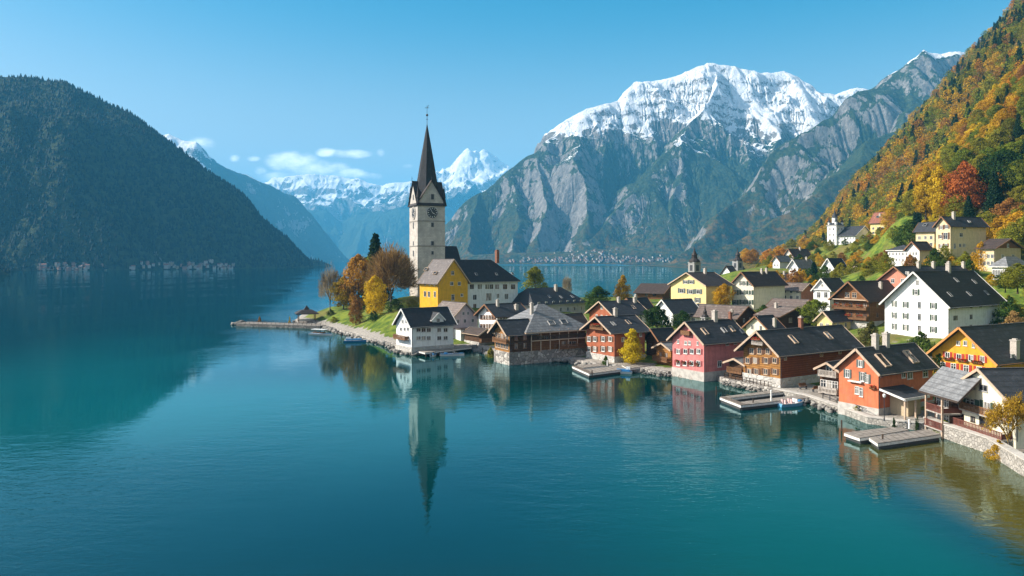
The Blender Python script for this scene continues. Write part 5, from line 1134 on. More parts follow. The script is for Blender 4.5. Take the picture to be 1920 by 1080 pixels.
# the long pier with its pavilion
a, c = PZ(443, 607, .9), PZ(600, 612, .9); d = (c - a); n_ = Vector((-d.y, d.x, 0)).normalized()
ROCKW = stone_mat('pier_stone', (0.27, 0.25, 0.22), (0.14, 0.13, 0.115), (0.10, 0.09, 0.08), .8)
pier = thing('pier', 'long low stone pier reaching out into the lake', 'pier', (a.x, a.y, 0))
b = MB(); L_ = d.length; u = d.normalized()
q = [a - a, c - a, c - a + n_*7, n_*7]; prism(b, [(v.x, v.y) for v in q], -3, .95); b.build('base', ROCKW, pier)
b = MB(); prism(b, grow([(v.x, v.y) for v in q], .12), .953, 1.1); b.build('deck', DECK, pier)
b = MB(); b.box(-.05, -.05, 1.1, .05, .05, 2.0); pm = b.mesh('railing_post', DWOOD)
for i in range(20):
    for e in (.3, 6.7): link('railing_post', pm, pier).location = u*(L_*i/19) + n_*e
b = MB()
for e in (.3, 6.7): b.bar(n_*e + Vector((0,0,1.95)), u*L_ + n_*e + Vector((0,0,1.95)), .07, .08); b.bar(n_*e + Vector((0,0,1.5)), u*L_ + n_*e + Vector((0,0,1.5)), .05, .06)
b.build('railing', DWOOD, pier)
pc = PZ(575, 604, 1.0); pav = thing('pavilion', 'small open pavilion with dark hipped roof at the root of the pier', 'pavilion', pc, R(20))
b = MB()
for x in (-3, 3):
    for y in (-2.5, 2.5): b.box(x-.13, y-.13, -1.5, x+.13, y+.13, 3.2)
b.build('posts', LWOOD, pav); b = MB(); b.box(-3.4, -2.9, -1.5, 3.4, 2.9, .12); b.build('floor', PLANK, pav)
b = MB(); b.lathe([(5.9, 3.2), (5.9, 3.45), (3.0, 4.6), (1.6, 4.75), (.1, 6.3)], (0,0,0), 4, rot=math.pi/4); b.build('roof', MR['darkbrown'], pav)
b = MB(); b.box(-2.8, 2.2, .12, 2.8, 2.4, 1.1); b.build('back_wall', TRIM['white'], pav)

# mooring posts in the water beside the docks
b = MB(); b.tube((0,0,-3), (0,0,1.5), .13, .11, 8); b.tube((0,0,1.503), (0,0,1.6), .14, .05, 8); mp = b.mesh('mooring_post', DWOOD)
for px, py, wh in ((1578,808,'at the left tip of the double float dock'),(1655,836,'in front of the double float dock'),(1343,741,'at the left tip of the U shaped dock'),(1412,765,'in front of the U shaped dock'),(1110,708,'in front of the short dock'),(770,664,'at the left end of the plank jetty'),(905,663,'by the porch of the white and pink house'),(640,632,'near the passenger boat')):
    o = link('mooring_post', mp); o.location = PZ(px, py, 0); tag(o, 'dark wooden mooring post ' + wh, 'mooring post', 'mooring posts in the lake')
# street lamps, benches, tables
def lamp(label, px, py, z, h=4.2):
    p = PZ(px, py, z); t = thing('street_lamp', label, 'street lamp', p, 0, 'street lamps on the quay')
    b = MB(); b.tube((0,0,0), (0,0,h), .07, .045); b.tube((0,0,0), (0,0,.4), .13, .09); b.build('pole', METAL, t)
    b = MB(); b.lathe([(.05,0),(.2,.08),(.26,.42),(.05,.6)], (0,0,h), 8); b.build('lantern', TRIM['white'], t); return t
lamp('dark street lamp beside the rust brown side of the golden timber house', 1488, 722, 1.1, 3.3)
lamp('dark street lamp at the corner of the orange house quay', 1658, 789, 1.2, 3.4)
def bench(label, px, py, z, rz):
    t = thing('bench', label, 'bench', PZ(px, py, z), rz, 'benches on the quay'); b = MB(); b.box(-.8,-.22,.40,.8,.22,.46); b.build('seat', LWOOD, t); b = MB(); b.box(-.8,.2,.5,.8,.26,.95); b.build('backrest', LWOOD, t)
    for x in (-.65, .65): b = MB(); b.box(x-.05,-.2,-.1,x+.05,.24,.4); b.build('leg', METAL, t)
bench('wooden bench on the quay terrace right of the golden timber house', 1506, 728, 1.15, R(20)); bench('wooden bench on the quay terrace nearest the small glazed boathouse', 1530, 733, 1.15, R(200))
# ------------------------------------------------------------------ trees
BARK = plain_mat('bark', (0.085, 0.062, 0.045), .95, .4, 4.0); BARKG = plain_mat('grey_bark', (0.16, 0.135, 0.115), .95, .4, 4.0)

def crown_pts(kind, n, rs, H=10.0):
    """clumps along the envelope, leaves in each clump's outer shell; returns points, normals, clump shade"""
    h0 = {'round': .12, 'tall': .10, 'cone': .08, 'bush': .0, 'wide': .18}[kind] * H
    nc = {'round': 85, 'tall': 90, 'cone': 90, 'bush': 46, 'wide': 90}[kind]
    C = []; 
    while len(C) < nc:
        z = rs.uniform(0, 1)
        env = {'round': (max(0, 1 - (2*z-.86)**2 * .92))**.5 * .46, 'tall': (max(0, 1 - (2*z-.72)**2 * .72))**.6 * .33, 'cone': (1 - z)**.8 * .33 * min(1, z*6+.35) + .02, 'bush': (max(0, 1 - (1.15*z-.1)**2))**.5 * .62, 'wide': (max(0, 1 - (2*z-.95)**2))**.5 * .58}[kind] * H
        a = rs.uniform(0, 2*np.pi); r = env * rs.uniform(.15, 1)**.5 * rs.uniform(.72, 1.0)
        C.append((r*np.cos(a), r*np.sin(a), h0 + z*(H-h0), max(.085*H, env*rs.uniform(.26, .44)) if kind != 'cone' else .055*H + env*.3))
    C = np.array(C); k = rs.randint(0, nc, n); d = rs.normal(size=(n, 3)); d /= np.linalg.norm(d, axis=1)[:, None]
    rr = C[k, 3] * rs.uniform(.35, 1.0, n)**.5
    P = C[k, :3] + d * rr[:, None] * np.array([1, 1, .72]); ctr = np.array([0, 0, h0 + (H-h0)*.45]); out = P - ctr; out /= np.linalg.norm(out, axis=1)[:, None]
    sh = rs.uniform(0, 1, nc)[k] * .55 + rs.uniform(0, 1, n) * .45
    return P, d * .6 + out * .6 + np.array([0, 0, .25]), sh
def leaf_mesh(name, kind, n, size, seed, mat=None):
    rs = np.random.RandomState(seed); P, Nn, sh = crown_pts(kind, n, rs); V = leaves(P, Nn, size, rs)
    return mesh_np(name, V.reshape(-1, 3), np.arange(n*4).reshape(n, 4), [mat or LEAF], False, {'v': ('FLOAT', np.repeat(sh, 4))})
def spruce_pts(n, rs, H=10.0, R0=.21):
    t = rs.uniform(0, 1, n)**1.35; lay = np.floor(t*17)/17 + rs.uniform(0, .035, n); z = .07*H + lay * .93*H
    r0 = R0*H*(1 - lay)**.9 + .02*H; a = rs.uniform(0, 2*np.pi, n); br = 1 + .22*np.sin(a*5 + np.floor(lay*17)*2.1) + .12*np.sin(a*9+lay*40)
    r = r0 * br * rs.uniform(.15, 1, n)**.55; P = np.stack([r*np.cos(a), r*np.sin(a), z - r*.35 + rs.normal(0, .01*H, n)], 1)
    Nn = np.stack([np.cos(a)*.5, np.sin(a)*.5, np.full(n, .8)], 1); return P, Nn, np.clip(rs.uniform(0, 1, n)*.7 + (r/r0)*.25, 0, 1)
def spruce_mesh(name, n, size, seed):
    rs = np.random.RandomState(seed); P, Nn, sh = spruce_pts(n, rs); V = leaves(P, Nn, size, rs, 1.3)
    return mesh_np(name, V.reshape(-1, 3), np.arange(n*4).reshape(n, 4), [LEAF], False, {'v': ('FLOAT', np.repeat(sh, 4))})
def trunk_mesh(name, seed, H=10.0, limbs=9, r=.20, mat=None, spread=.33, top=.8):
    rs = random.Random(seed); b = MB(); p = Vector((0, 0, -1.2)); pts = [p]
    for i in range(1, 7): pts.append(Vector((rs.uniform(-.12, .12)*i*.4, rs.uniform(-.12, .12)*i*.4, H*top*i/6)))
    for i in range(6): b.tube(pts[i], pts[i+1], r*(1-.14*i)*(1.35 if i == 0 else 1), r*(1-.14*(i+1)), 7, cap=False)
    for k in range(limbs):
        z = H*rs.uniform(.22, top); a = rs.uniform(0, 6.28); L = H*spread*rs.uniform(.6, 1.05)*(1 - z/H*.5); s = Vector((0, 0, z)); m = s + Vector((math.cos(a)*L*.5, math.sin(a)*L*.5, L*.35)); e = m + Vector((math.cos(a+.3)*L*.5, math.sin(a+.3)*L*.5, L*.5))
        b.tube(s, m, r*.42, r*.28, 5, cap=False); b.tube(m, e, r*.28, r*.08, 5, cap=False)
    return b.mesh(name, mat or BARK, True)
def bare_mesh(name, seed, H=10.0, wide=.42, levels=5, m=0):
    """fan of fine bare branches"""
    rs = np.random.RandomState(seed); segs = []
    def grow_(p, d, L, r, lv):
        q = p + d * L; segs.append((p, q, r))
        if lv == 0: return
        for k in range(3 if lv > 2 else 4):
            e = d + rs.normal(size=3) * (.42 if lv < levels else .36); e[2] += .10; e /= np.linalg.norm(e); grow_(p + d*L*rs.uniform(.55, 1.0), e, L*rs.uniform(.62, .82), r*.58, lv-1)
    base = np.array([0, 0, H*.16])
    for k in range(7):
        a = k*.9 + rs.uniform(0, .5); d = np.array([math.cos(a)*wide*1.5, math.sin(a)*wide*1.5, .95]); d /= np.linalg.norm(d); grow_(base + np.array([0, 0, H*.03*k]), d, H*.27, H*.016, levels-1)
    A = np.array([s[0] for s in segs]); B = np.array([s[1] for s in segs]); Rr = np.array([s[2] for s in segs]).clip(.020)
    D = B - A; D /= np.linalg.norm(D, axis=1)[:, None]; U = np.cross(D, rs.normal(size=D.shape)); U /= np.linalg.norm(U, axis=1)[:, None]; W_ = np.cross(D, U)
    V = []
    for k in range(3):
        t = 2*np.pi*k/3; o = (U*math.cos(t) + W_*math.sin(t)) * Rr[:, None]; V += [A + o, B + o*.6]
    V = np.stack(V, 1).reshape(-1, 3); i = np.arange(len(A))[:, None]*6
    F = np.concatenate([i + np.array([[0, 2, 3, 1]]), i + np.array([[2, 4, 5, 3]]), i + np.array([[4, 0, 1, 5]])])
    return V, F
def bare_crown(name, seed, wide, leafn=0, size=.12):
    V, F = bare_mesh(name, seed, wide=wide, levels=6); rs = np.random.RandomState(seed); v = np.full(len(V), .35); midx = np.zeros(len(F))
    if leafn:
        k = rs.randint(0, len(V), leafn); P = V[k] + rs.normal(0, .12, (leafn, 3)); L = leaves(P, np.tile([0, 0, .6], (leafn, 1)), size, rs).reshape(-1, 3)
        F = np.concatenate([F, len(V) + np.arange(leafn*4).reshape(-1, 4)]); V = np.concatenate([V, L]); v = np.concatenate([v, np.repeat(rs.uniform(0, 1, leafn), 4)])
    return mesh_np(name, V, F, [LEAF], False, {'v': ('FLOAT', v)})
def twig_crown(name, seed, n, wd):
    """dome of fine branches: real branch skeleton plus many thin twigs pointing outwards"""
    V, F = bare_mesh(name, seed, wide=.42, levels=5); rs = np.random.RandomState(seed)
    d = rs.normal(size=(n, 3)); d[:, 2] = np.abs(d[:, 2]) * 1.0 - .12; d /= np.linalg.norm(d, axis=1)[:, None]; rr = rs.uniform(.25, 1, n)**.45
    lob = 1 + .16*np.sin(np.arctan2(d[:, 1], d[:, 0])*5 + seed) * np.cos(d[:, 2]*6)
    P = np.array([0, 0, 3.6]) + d * (rr*lob)[:, None] * np.array([4.6, 4.6, 6.0]); o = d + np.array([0, 0, .35]) + rs.normal(0, .28, (n, 3)); o /= np.linalg.norm(o, axis=1)[:, None]
    sd = np.cross(o, rs.normal(size=(n, 3))); sd /= np.linalg.norm(sd, axis=1)[:, None]; L = rs.uniform(.35, .75, (n, 1)); w_ = wd*rs.uniform(.5, 1.2, (n, 1))
    Q = np.stack([P - o*L, P + sd*w_*.5, P + o*L, P - sd*w_*.5], 1).reshape(-1, 3)
    F = np.concatenate([F, len(V) + np.arange(n*4).reshape(-1, 4)]); v = np.concatenate([np.full(len(V), .2), np.repeat(rs.uniform(0, 1, n), 4)]); V = np.concatenate([V, Q])
    return mesh_np(name, V, F, [LEAF], False, {'v': ('FLOAT', v)})
CR = {'round': [leaf_mesh('crown', 'round', 7600, .22, 10+i) for i in range(4)], 'tall': [leaf_mesh('crown', 'tall', 7000, .21, 20+i) for i in range(4)], 'cone': [leaf_mesh('crown', 'cone', 5600, .20, 30+i) for i in range(2)],
      'bush': [leaf_mesh('crown', 'bush', 4200, .32, 40+i) for i in range(4)], 'wide': [leaf_mesh('crown', 'wide', 7600, .23, 50+i) for i in range(2)], 'spruce': [spruce_mesh('crown', 4200, .24, 60+i) for i in range(3)],
      'airy': [bare_crown('crown', 91, .40, 5200, .15)], 'bare': [twig_crown('crown', 71+i, 3600, .075) for i in range(2)], 'thin': [twig_crown('crown', 81+i, 9000, .10) for i in range(2)]}
TRK = {'leafy': [trunk_mesh('trunk', 5+i) for i in range(3)], 'spruce': [trunk_mesh('trunk', 15, limbs=0, r=.15, top=.9)], 'bush': [trunk_mesh('trunk', 25, limbs=6, r=.10, top=.5)], 'bare': [trunk_mesh('trunk', 35, limbs=0, r=.24, top=.36, mat=BARKG)]}
CRW = {}
for k_, ms_ in CR.items():
    v_ = np.zeros(len(ms_[0].vertices)*3, np.float32); ms_[0].vertices.foreach_get('co', v_); v_ = v_.reshape(-1, 3); CRW[k_] = 2 * float(np.percentile(np.hypot(v_[:, 0], v_[:, 1]), 96))
print('crown widths', CRW)
COLS = {'gold': (0.52, 0.30, 0.018), 'yellow': (0.58, 0.40, 0.02), 'orange': (0.46, 0.21, 0.018), 'rust': (0.31, 0.145, 0.04), 'red': (0.44, 0.115, 0.030), 'green': (0.055, 0.095, 0.016), 'dark': (0.018, 0.040, 0.018), 'olive': (0.23, 0.215, 0.022), 'lime': (0.17, 0.20, 0.022), 'brown': (0.34, 0.20, 0.085), 'grey': (0.36, 0.27, 0.19), 'darkgreen': (0.030, 0.062, 0.014)}
_tn = [0]
def tree(label, kind, col, P, h, w=None, name=None, group=None, cat='tree', rs=random.Random(4)):
    """P: point on the ground, h: height, w: crown width"""
    tname = name or {'spruce': 'spruce_tree', 'bush': 'bush', 'bare': 'bare_tree'}.get(kind, 'tree'); i = _tn[0]; _tn[0] += 1
    t = thing(tname, label, cat, P, rs.uniform(0, 6.28), group)
    d0 = CRW[kind]
    s = h / 10.0; sx = (w / d0) if w else s * rs.uniform(.9, 1.1); t.scale = (sx, sx, s)
    tk = {'spruce': 'spruce', 'bush': 'bush', 'bare': 'bare', 'thin': 'bare', 'airy': 'bare'}.get(kind, 'leafy')
    link('trunk', TRK[tk][i % len(TRK[tk])], t)
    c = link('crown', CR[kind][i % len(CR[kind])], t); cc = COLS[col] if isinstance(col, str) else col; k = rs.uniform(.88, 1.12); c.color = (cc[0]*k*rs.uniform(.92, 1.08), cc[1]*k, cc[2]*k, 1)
    return t
def tpx(label, kind, col, px, pyb, pyt, wpx, Y=None, **kw):
    """tree given by its photo column, foot row, top row and crown width; standing on the ground seen there or at distance Y"""
    if Y is None:
        P = on_ground(px, pyb)
        if P is None: P = PY(px, pyb, 300)
    else: P = PY(px, pyb, Y); P.z = min(P.z, gz(P.x, P.y)) if abs(P.z - gz(P.x, P.y)) < 8 else P.z
    top = CAM_H + (HOR - pyt) * P.y / FPX
    return tree(label, kind, col, P, max(1.0, top - P.z), wpx * P.y / FPX, **kw)
CHG = 'trees on the church hill'; VG = 'trees between the houses'; SG = 'trees on the green slope'
tpx('leafless grey brown tree at the tip of the church hill above the pavilion', 'bare', 'grey', 619, 584, 495, 44, group=CHG)
tpx('broad brown tree with thin autumn leaves pressed against the church tower', 'thin', 'brown', 733, 576, 459, 92, group=CHG)
tpx('rust orange tree behind the golden trees of the church hill', 'round', (0.38, .20, .03), 672, 580, 480, 62, group=CHG)
tpx('olive yellow tree between the rust tree and the broad brown tree', 'round', 'olive', 698, 576, 476, 56, Y=300, group=CHG)
tpx('low golden brown tree at the left edge of the church hill', 'round', (0.42, .27, .02), 644, 580, 521, 50, group=CHG)
tpx('golden yellow tree in the middle of the lawn', 'round', 'yellow', 703, 596, 519, 44, group=CHG)
tpx('small reddish tree standing alone on the lawn', 'round', 'rust', 667, 609, 563, 32, group=CHG)
tpx('tall dark spruce rising over the church hill trees', 'spruce', 'dark', 704, 560, 437, 60, Y=300, group=CHG)
tpx('dark round shrub by the lawn path', 'bush', 'darkgreen', 620, 591, 580, 16, group=CHG, cat='bush'); tpx('dark low shrub under the golden lawn tree', 'bush', 'darkgreen', 701, 601, 584, 22, group=CHG, cat='bush')
tpx('dark shrub at the foot of the broad brown tree', 'bush', 'darkgreen', 742, 582, 560, 34, group=CHG, cat='bush'); tpx('green shrub beside the pavilion steps', 'bush', 'olive', 626, 604, 594, 16, group=CHG, cat='bush'); tpx('olive shrub below the yellow house wall', 'bush', 'olive', 772, 576, 560, 24, group=CHG, cat='bush')
tpx('small yellow bush planted on the pier', 'bush', 'yellow', 543, 606, 595, 9, Y=282, cat='bush'); tpx('small brown bush at the outer end of the pier', 'bush', 'rust', 487, 605, 594, 16, Y=284, cat='bush')
tpx('yellow green tree rising by the lake gap behind the long grey house', 'round', 'olive', 1004, 575, 501, 44, Y=300, group=VG); tpx('small bare tree seen against the lake gap', 'bare', 'grey', 1063, 560, 515, 20, Y=320, group=VG)
tpx('round green tree between the long grey house and the red brown house', 'round', 'green', 1122, 592, 538, 52, Y=262, group=VG); tpx('slender orange tree against the lake gap', 'tall', 'gold', 1168, 585, 519, 32, Y=290, group=VG)
tpx('big round dark green tree left of the pink house', 'round', 'darkgreen', 1232, 650, 575, 64, Y=192, group=VG); tpx('small green tree in front of the bluish grey roof', 'round', 'darkgreen', 1279, 618, 583, 36, Y=216, group=VG)
tpx('bright yellow conical tree on the quay beside the brick red house', 'cone', 'yellow', 1185, 683, 617, 44, group=VG)
tpx('orange brown tree beside the pale yellow house', 'round', 'gold', 1358, 583, 533, 40, Y=248, group=VG); tpx('yellow green tree in front of the narrow pediment house', 'round', 'lime', 1528, 612, 562, 56, Y=215, group=VG)
tpx('brown green bushy tree left of the big white house', 'bush', (0.12, .10, .03), 1634, 652, 604, 58, Y=163, group=VG); tpx('dense green bush below the gable of the big white house', 'bush', 'green', 1726, 664, 624, 62, Y=152, group=VG, cat='bush')
tpx('dark conifer beside the pale grey roof', 'spruce', 'dark', 1526, 534, 491, 26, Y=322, group=VG); tpx('thin yellow tree in the right corner before the veranda house', 'airy', (0.42, .27, .03), 1892, 845, 738, 78, Y=92.5, group=VG)
tpx('yellow green shrub on top of the quay wall end', 'bush', 'lime', 1771, 818, 789, 42, Y=105.5, group=VG, cat='bush'); tpx('golden shrub at the foot of the thin yellow tree', 'bush', 'gold', 1872, 852, 826, 40, Y=93, group=VG, cat='bush')
tpx('green shrub on the terrace of the long tan roofed house', 'bush', 'green', 1432, 600, 572, 40, Y=232, group=VG, cat='bush'); tpx('yellow bush at the corner of the tall white house', 'bush', 'gold', 1350, 577, 560, 22, Y=244, group=VG, cat='bush')
tpx('green hedge bush right of the orange house', 'bush', 'darkgreen', 1762, 690, 664, 34, Y=140, group=VG, cat='bush'); tpx('round green bush at the end of the big white house', 'bush', 'green', 1895, 612, 560, 60, Y=178, group=VG, cat='bush')
tpx('small green potted shrub on the quay of the orange house', 'bush', 'green', 1575, 757, 745, 14, group=VG, cat='bush'); tpx('low olive shrub on the quay under the orange gable', 'bush', 'olive', 1610, 772, 760, 18, group=VG, cat='bush')
tpx('dark green shrub at the corner of the orange house porch', 'bush', 'darkgreen', 1676, 802, 786, 20, Y=107, group=VG, cat='bush'); tpx('small dark shrub in a tub by the veranda house', 'bush', 'darkgreen', 1720, 796, 780, 10, Y=108.5, group=VG, cat='bush')
tpx('olive shrub on the rocky bank by the wooden boathouse', 'bush', 'olive', 920, 668, 652, 30, Y=190, group=VG, cat='bush'); tpx('green shrub at the foot of the brick red gable', 'bush', 'green', 1136, 686, 668, 18, Y=170, group=VG, cat='bush')
tpx('orange red maple standing tall behind the beige villa', 'round', 'red', 1808, 408, 306, 72, Y=305, group=SG); tpx('tall yellow tree left of the red maple', 'tall', 'yellow', 1762, 412, 314, 46, Y=312, group=SG); tpx('golden tree at the left of the two tall yellow trees', 'tall', 'gold', 1736, 402, 316, 44, Y=335, group=SG)
tpx('dark green broad tree right of the red maple', 'wide', 'darkgreen', 1882, 398, 284, 88, Y=300, group=SG); tpx('narrow dark spruce just right of the red maple', 'spruce', 'dark', 1842, 402, 306, 40, Y=318, group=SG)
tpx('green tree between the yellow red roofed house and the beige villa', 'round', 'green', 1706, 468, 414, 58, Y=300, group=SG); tpx('round green tree in front of the large beige villa', 'bush', 'green', 1752, 492, 466, 46, Y=242, group=SG)
tpx('yellow shrub tree at the foot of the beige villa', 'bush', 'gold', 1840, 482, 455, 36, Y=240, group=SG); tpx('olive tree at the right edge of the green slope', 'round', 'olive', 1908, 545, 495, 60, Y=178, group=SG); tpx('dark green tree beside the glazed annex', 'round', 'darkgreen', 1885, 545, 512, 40, Y=184, group=SG)
tpx('yellow green tree above the salmon house roof', 'bush', 'lime', 1668, 528, 492, 56, Y=275, group=SG); tpx('small rust leafed tree in front of the white twin house', 'round', 'rust', 1706, 503, 478, 26, Y=243, group=SG); tpx('bare brown bushes right of the big white house roof', 'bush', 'brown', 1900, 640, 585, 66, Y=165, group=SG)

# ------------------------------------------------------------------ bushes of the slope and the wooded hillside
def in_frame(x, y, z): 
    px = 960 + FPX * x / y; py = HOR - FPX * (z - CAM_H) / y
    return px, py
rs = np.random.RandomState(12); taken = []
HB = [(o.location.x, o.location.y) for o in COL.objects if o.type == 'EMPTY' and o.get('category') in ('house',)]
def clear(x, y, d): return all((x-a)**2 + (y-b)**2 > d*d for a, b in taken)
boxes = []
for o in list(COL.objects):
    if o.get('category') == 'house':
        w_ = [c for c in o.children if c.type == 'MESH']
        xs = [v.co for c in w_ if c.name.split('.')[0] == 'wall' for v in c.data.vertices]
        if xs: boxes.append((o.matrix_basis.inverted(), min(v.x for v in xs)-2.5, max(v.x for v in xs)+2.5, min(v.y for v in xs)-2.5, max(v.y for v in xs)+2.5))
def off_house(x, y):
    for m, x0, x1, y0, y1 in boxes:
        q = m @ Vector((x, y, 0))
        if x0 < q.x < x1 and y0 < q.y < y1: return False
    return True
def scatter(n, xr, yr, dmin, ok):
    out = []; tries = 0
    while len(out) < n and tries < n*60:
        tries += 1; x, y = rs.uniform(*xr), rs.uniform(*yr)
        if ok(x, y) and clear(x, y, dmin) and off_house(x, y): taken.append((x, y)); out.append((x, y))
    return out
u_of = lambda x, y: x - np.interp(y, FY, FX)
def slope_ok(x, y):
    u = u_of(x, y); px, _ = in_frame(x, y, 10)
    return px < 1935 and -75 < u < 4 and shore_sd(np.array([x]), np.array([y]))[0] > 20 and (y > 225 or u > -50) and x > 96 and not (1500 < px < 1520 and y < 300)
bl = ['rounded olive bush on the green slope between the houses', 'golden autumn bush on the green slope between the houses', 'rust brown bush on the green slope between the houses', 'dark green bush on the green slope between the houses']
for x, y in scatter(295, (96, 260), (175, 560), 3.3, slope_ok):
    k = rs.choice(4, p=[.44, .22, .08, .26]); h = rs.uniform(2.6, 6.2)
    tree(bl[k], 'bush', ['olive', 'gold', 'rust', 'green'][k], Vector((x, y, gz(x, y)-.2)), h, group='bushes on the green slope', cat='bush')
low_ok = lambda x, y: -70 < u_of(x, y) < 6 and shore_sd(np.array([x]), np.array([y]))[0] > 10
wl2 = ['orange tree on the low shore beyond the village', 'golden tree on the low shore beyond the village', 'green tree on the low shore beyond the village']
for x, y in scatter(46, (130, 330), (500, 950), 8, low_ok):
    k = rs.choice(3, p=[.4, .4, .2]); tree(wl2[k], 'round', ['orange', 'gold', 'olive'][k], Vector((x, y, gz(x, y)-.3)), rs.uniform(8, 14), group='trees on the low shore beyond the village')

KIND = [('round', 'gold', 'golden beech on the steep wooded hillside'), ('tall', 'orange', 'orange beech on the steep wooded hillside'), ('round', 'rust', 'rust brown beech on the steep wooded hillside'), ('round', 'olive', 'olive green beech on the steep wooded hillside'),
        ('spruce', 'dark', 'dark spruce on the steep wooded hillside'), ('tall', 'yellow', 'bright yellow tree on the steep wooded hillside'), ('round', 'lime', 'yellow green leafed tree on the steep wooded hillside')]
def patch(x, y): return fbm(np.array([x/55.]), np.array([y/55.]), 3, 91)[0]
def pick(x, y, u):
    n = patch(x, y); p = np.array([.25, .10, .05, .23, .16, .09, .12]); 
    if n > .18: p = np.array([.14, .10, .07, .22, .30, .04, .13])
    if n < -.2: p = np.array([.36, .15, .05, .19, .07, .10, .08])
    if u > 120: p = p * np.array([.6, .7, 1.0, 1.3, 3.0, .3, 1.1])
    if y < 330 and u < 70: p = p * np.array([.7, .6, .7, 1.5, 1.8, .7, 2.2])
    return rs.choice(7, p=p / p.sum())
cand = []; grid = {}
for _ in range(80000):
    y = 175 + (1250-175) * rs.rand()**1.25; u = rs.uniform(-3, 300); x = u + np.interp(y, FY, FX)
    px0 = 960 + FPX * x / y
    if px0 > 2500 or px0 < 1380: continue
    if y < 262 and u < 26: continue                     # the open meadow above the last houses
    d = 5.2 if y < 450 else 6.2; kx, ky = int(x/6), int(y/6)
    if any((x-a)**2 + (y-b)**2 < d*d for i in (-1,0,1) for j in (-1,0,1) for a, b in grid.get((kx+i, ky+j), ())): continue
    if y < 520 and u < 8 and not off_house(x, y): continue
    grid.setdefault((kx, ky), []).append((x, y)); cand.append((x, y, u))
cx_ = np.array([c[0] for c in cand]); cy2 = np.array([c[1] for c in cand]); cz = ground_z(cx_, cy2)
order = np.argsort(cy2); far_list = []; count = 0
for i in order:
    x, y, z, u = cx_[i], cy2[i], cz[i], cand[i][2]; px, py = in_frame(x, y, z); pyt = in_frame(x, y, z + 10)[1]
    if pyt > 1080 or py < -260: continue
    seen = px < 1945 and py > -5
    k = pick(x, y, u); h = rs.uniform(8.5, 14.5) * (1.15 if KIND[k][0] == 'spruce' else 1.0)
    if seen and count < 285: tree(KIND[k][2], KIND[k][0], KIND[k][1], Vector((x, y, z - .5)), h, group='trees of the steep wooded hillside'); count += 1
    else: far_list.append((x, y, z, h, k))
print('forest', count, len(far_list))
def forest_mesh(name, items, nleaf, size):
    tm = {}
    for kind in ('round', 'tall', 'spruce'):
        for sd in range(3):
            r2 = np.random.RandomState(200 + sd)
            P, Nn, sh = spruce_pts(nleaf, r2) if kind == 'spruce' else crown_pts(kind, nleaf, r2)
            tm[kind, sd] = (leaves(P, Nn, size, r2, 1.1, True), sh)
    VV = []; SH = []; TT = []
    for x, y, z, h, k in items:
        V, sh = tm[KIND[k][0], rs.randint(3)]; s = h/10; a = rs.uniform(0, 6.28); ca, sa = math.cos(a)*s, math.sin(a)*s
        Q = np.stack([V[..., 0]*ca - V[..., 1]*sa + x, V[..., 0]*sa + V[..., 1]*ca + y, V[..., 2]*s + z - .5], -1); VV.append(Q.reshape(-1, 3)); SH.append(np.repeat(sh, 3))
        c = np.array(COLS[KIND[k][1]]) * rs.uniform(.85, 1.15); TT.append(np.tile([*c, 1], (len(sh)*3, 1)))
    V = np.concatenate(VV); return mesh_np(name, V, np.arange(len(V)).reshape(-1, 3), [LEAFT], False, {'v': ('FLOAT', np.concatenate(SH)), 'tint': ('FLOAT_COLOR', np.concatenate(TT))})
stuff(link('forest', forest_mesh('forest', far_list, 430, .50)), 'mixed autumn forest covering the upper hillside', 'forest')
# ------------------------------------------------------------------ far woods, far villages, shore rocks
def cones(name, X, Y, Z, h, r, tint):
    n = len(X); k = 5; a = np.arange(k) * 2*np.pi/k; ph = rs.uniform(0, 6, n)[:, None]
    ring = np.stack([X[:, None] + r[:, None]*np.cos(a + ph), Y[:, None] + r[:, None]*np.sin(a + ph), np.repeat((Z - 1)[:, None], k, 1)], -1)
    V = np.concatenate([ring, np.stack([X, Y, Z + h], -1)[:, None]], 1); i = np.arange(n)[:, None, None]*(k+1)
    F = (i + np.array([[j, (j+1) % k, k] for j in range(k)])).reshape(-1, 3)
    return mesh_np(name, V.reshape(-1, 3), F, [LEAFT], False, {'v': ('FLOAT', np.repeat(rs.uniform(.3, .6, n), k+1)), 'tint': ('FLOAT_COLOR', np.repeat(tint, k+1, 0))})
def far_wood(name, label, M, n, hr, pal, zr, cond=None):
    X, Y, Z = M[1]; i = rs.randint(0, Z.shape[0]-1, n); j = rs.randint(0, Z.shape[1]-1, n); z = Z[i, j]; x = X[i, j] + rs.uniform(-3, 3, n); y = Y[i, j] + rs.uniform(-3, 3, n)
    k = (z > zr[0]) & (z < zr[1]) & (np.abs(960 + FPX*x/y - 960) < 1100)
    if cond is not None: k &= cond(x, y, z)
    x, y, z = x[k], y[k], z[k]; h = rs.uniform(*hr, len(x)); p = np.array(pal)[rs.randint(0, len(pal), len(x))]
    stuff(link(name, cones(name, x, y, z, h, h*.36, np.concatenate([p, np.ones((len(x), 1))], 1))), label, 'forest')
dk = [(.006, .017, .017), (.008, .020, .019), (.010, .022, .018)]
far_wood('forest', 'dark conifer forest covering the shaded mountain across the lake', LEFTM, 60000, (6, 12), dk, (2, 5000))

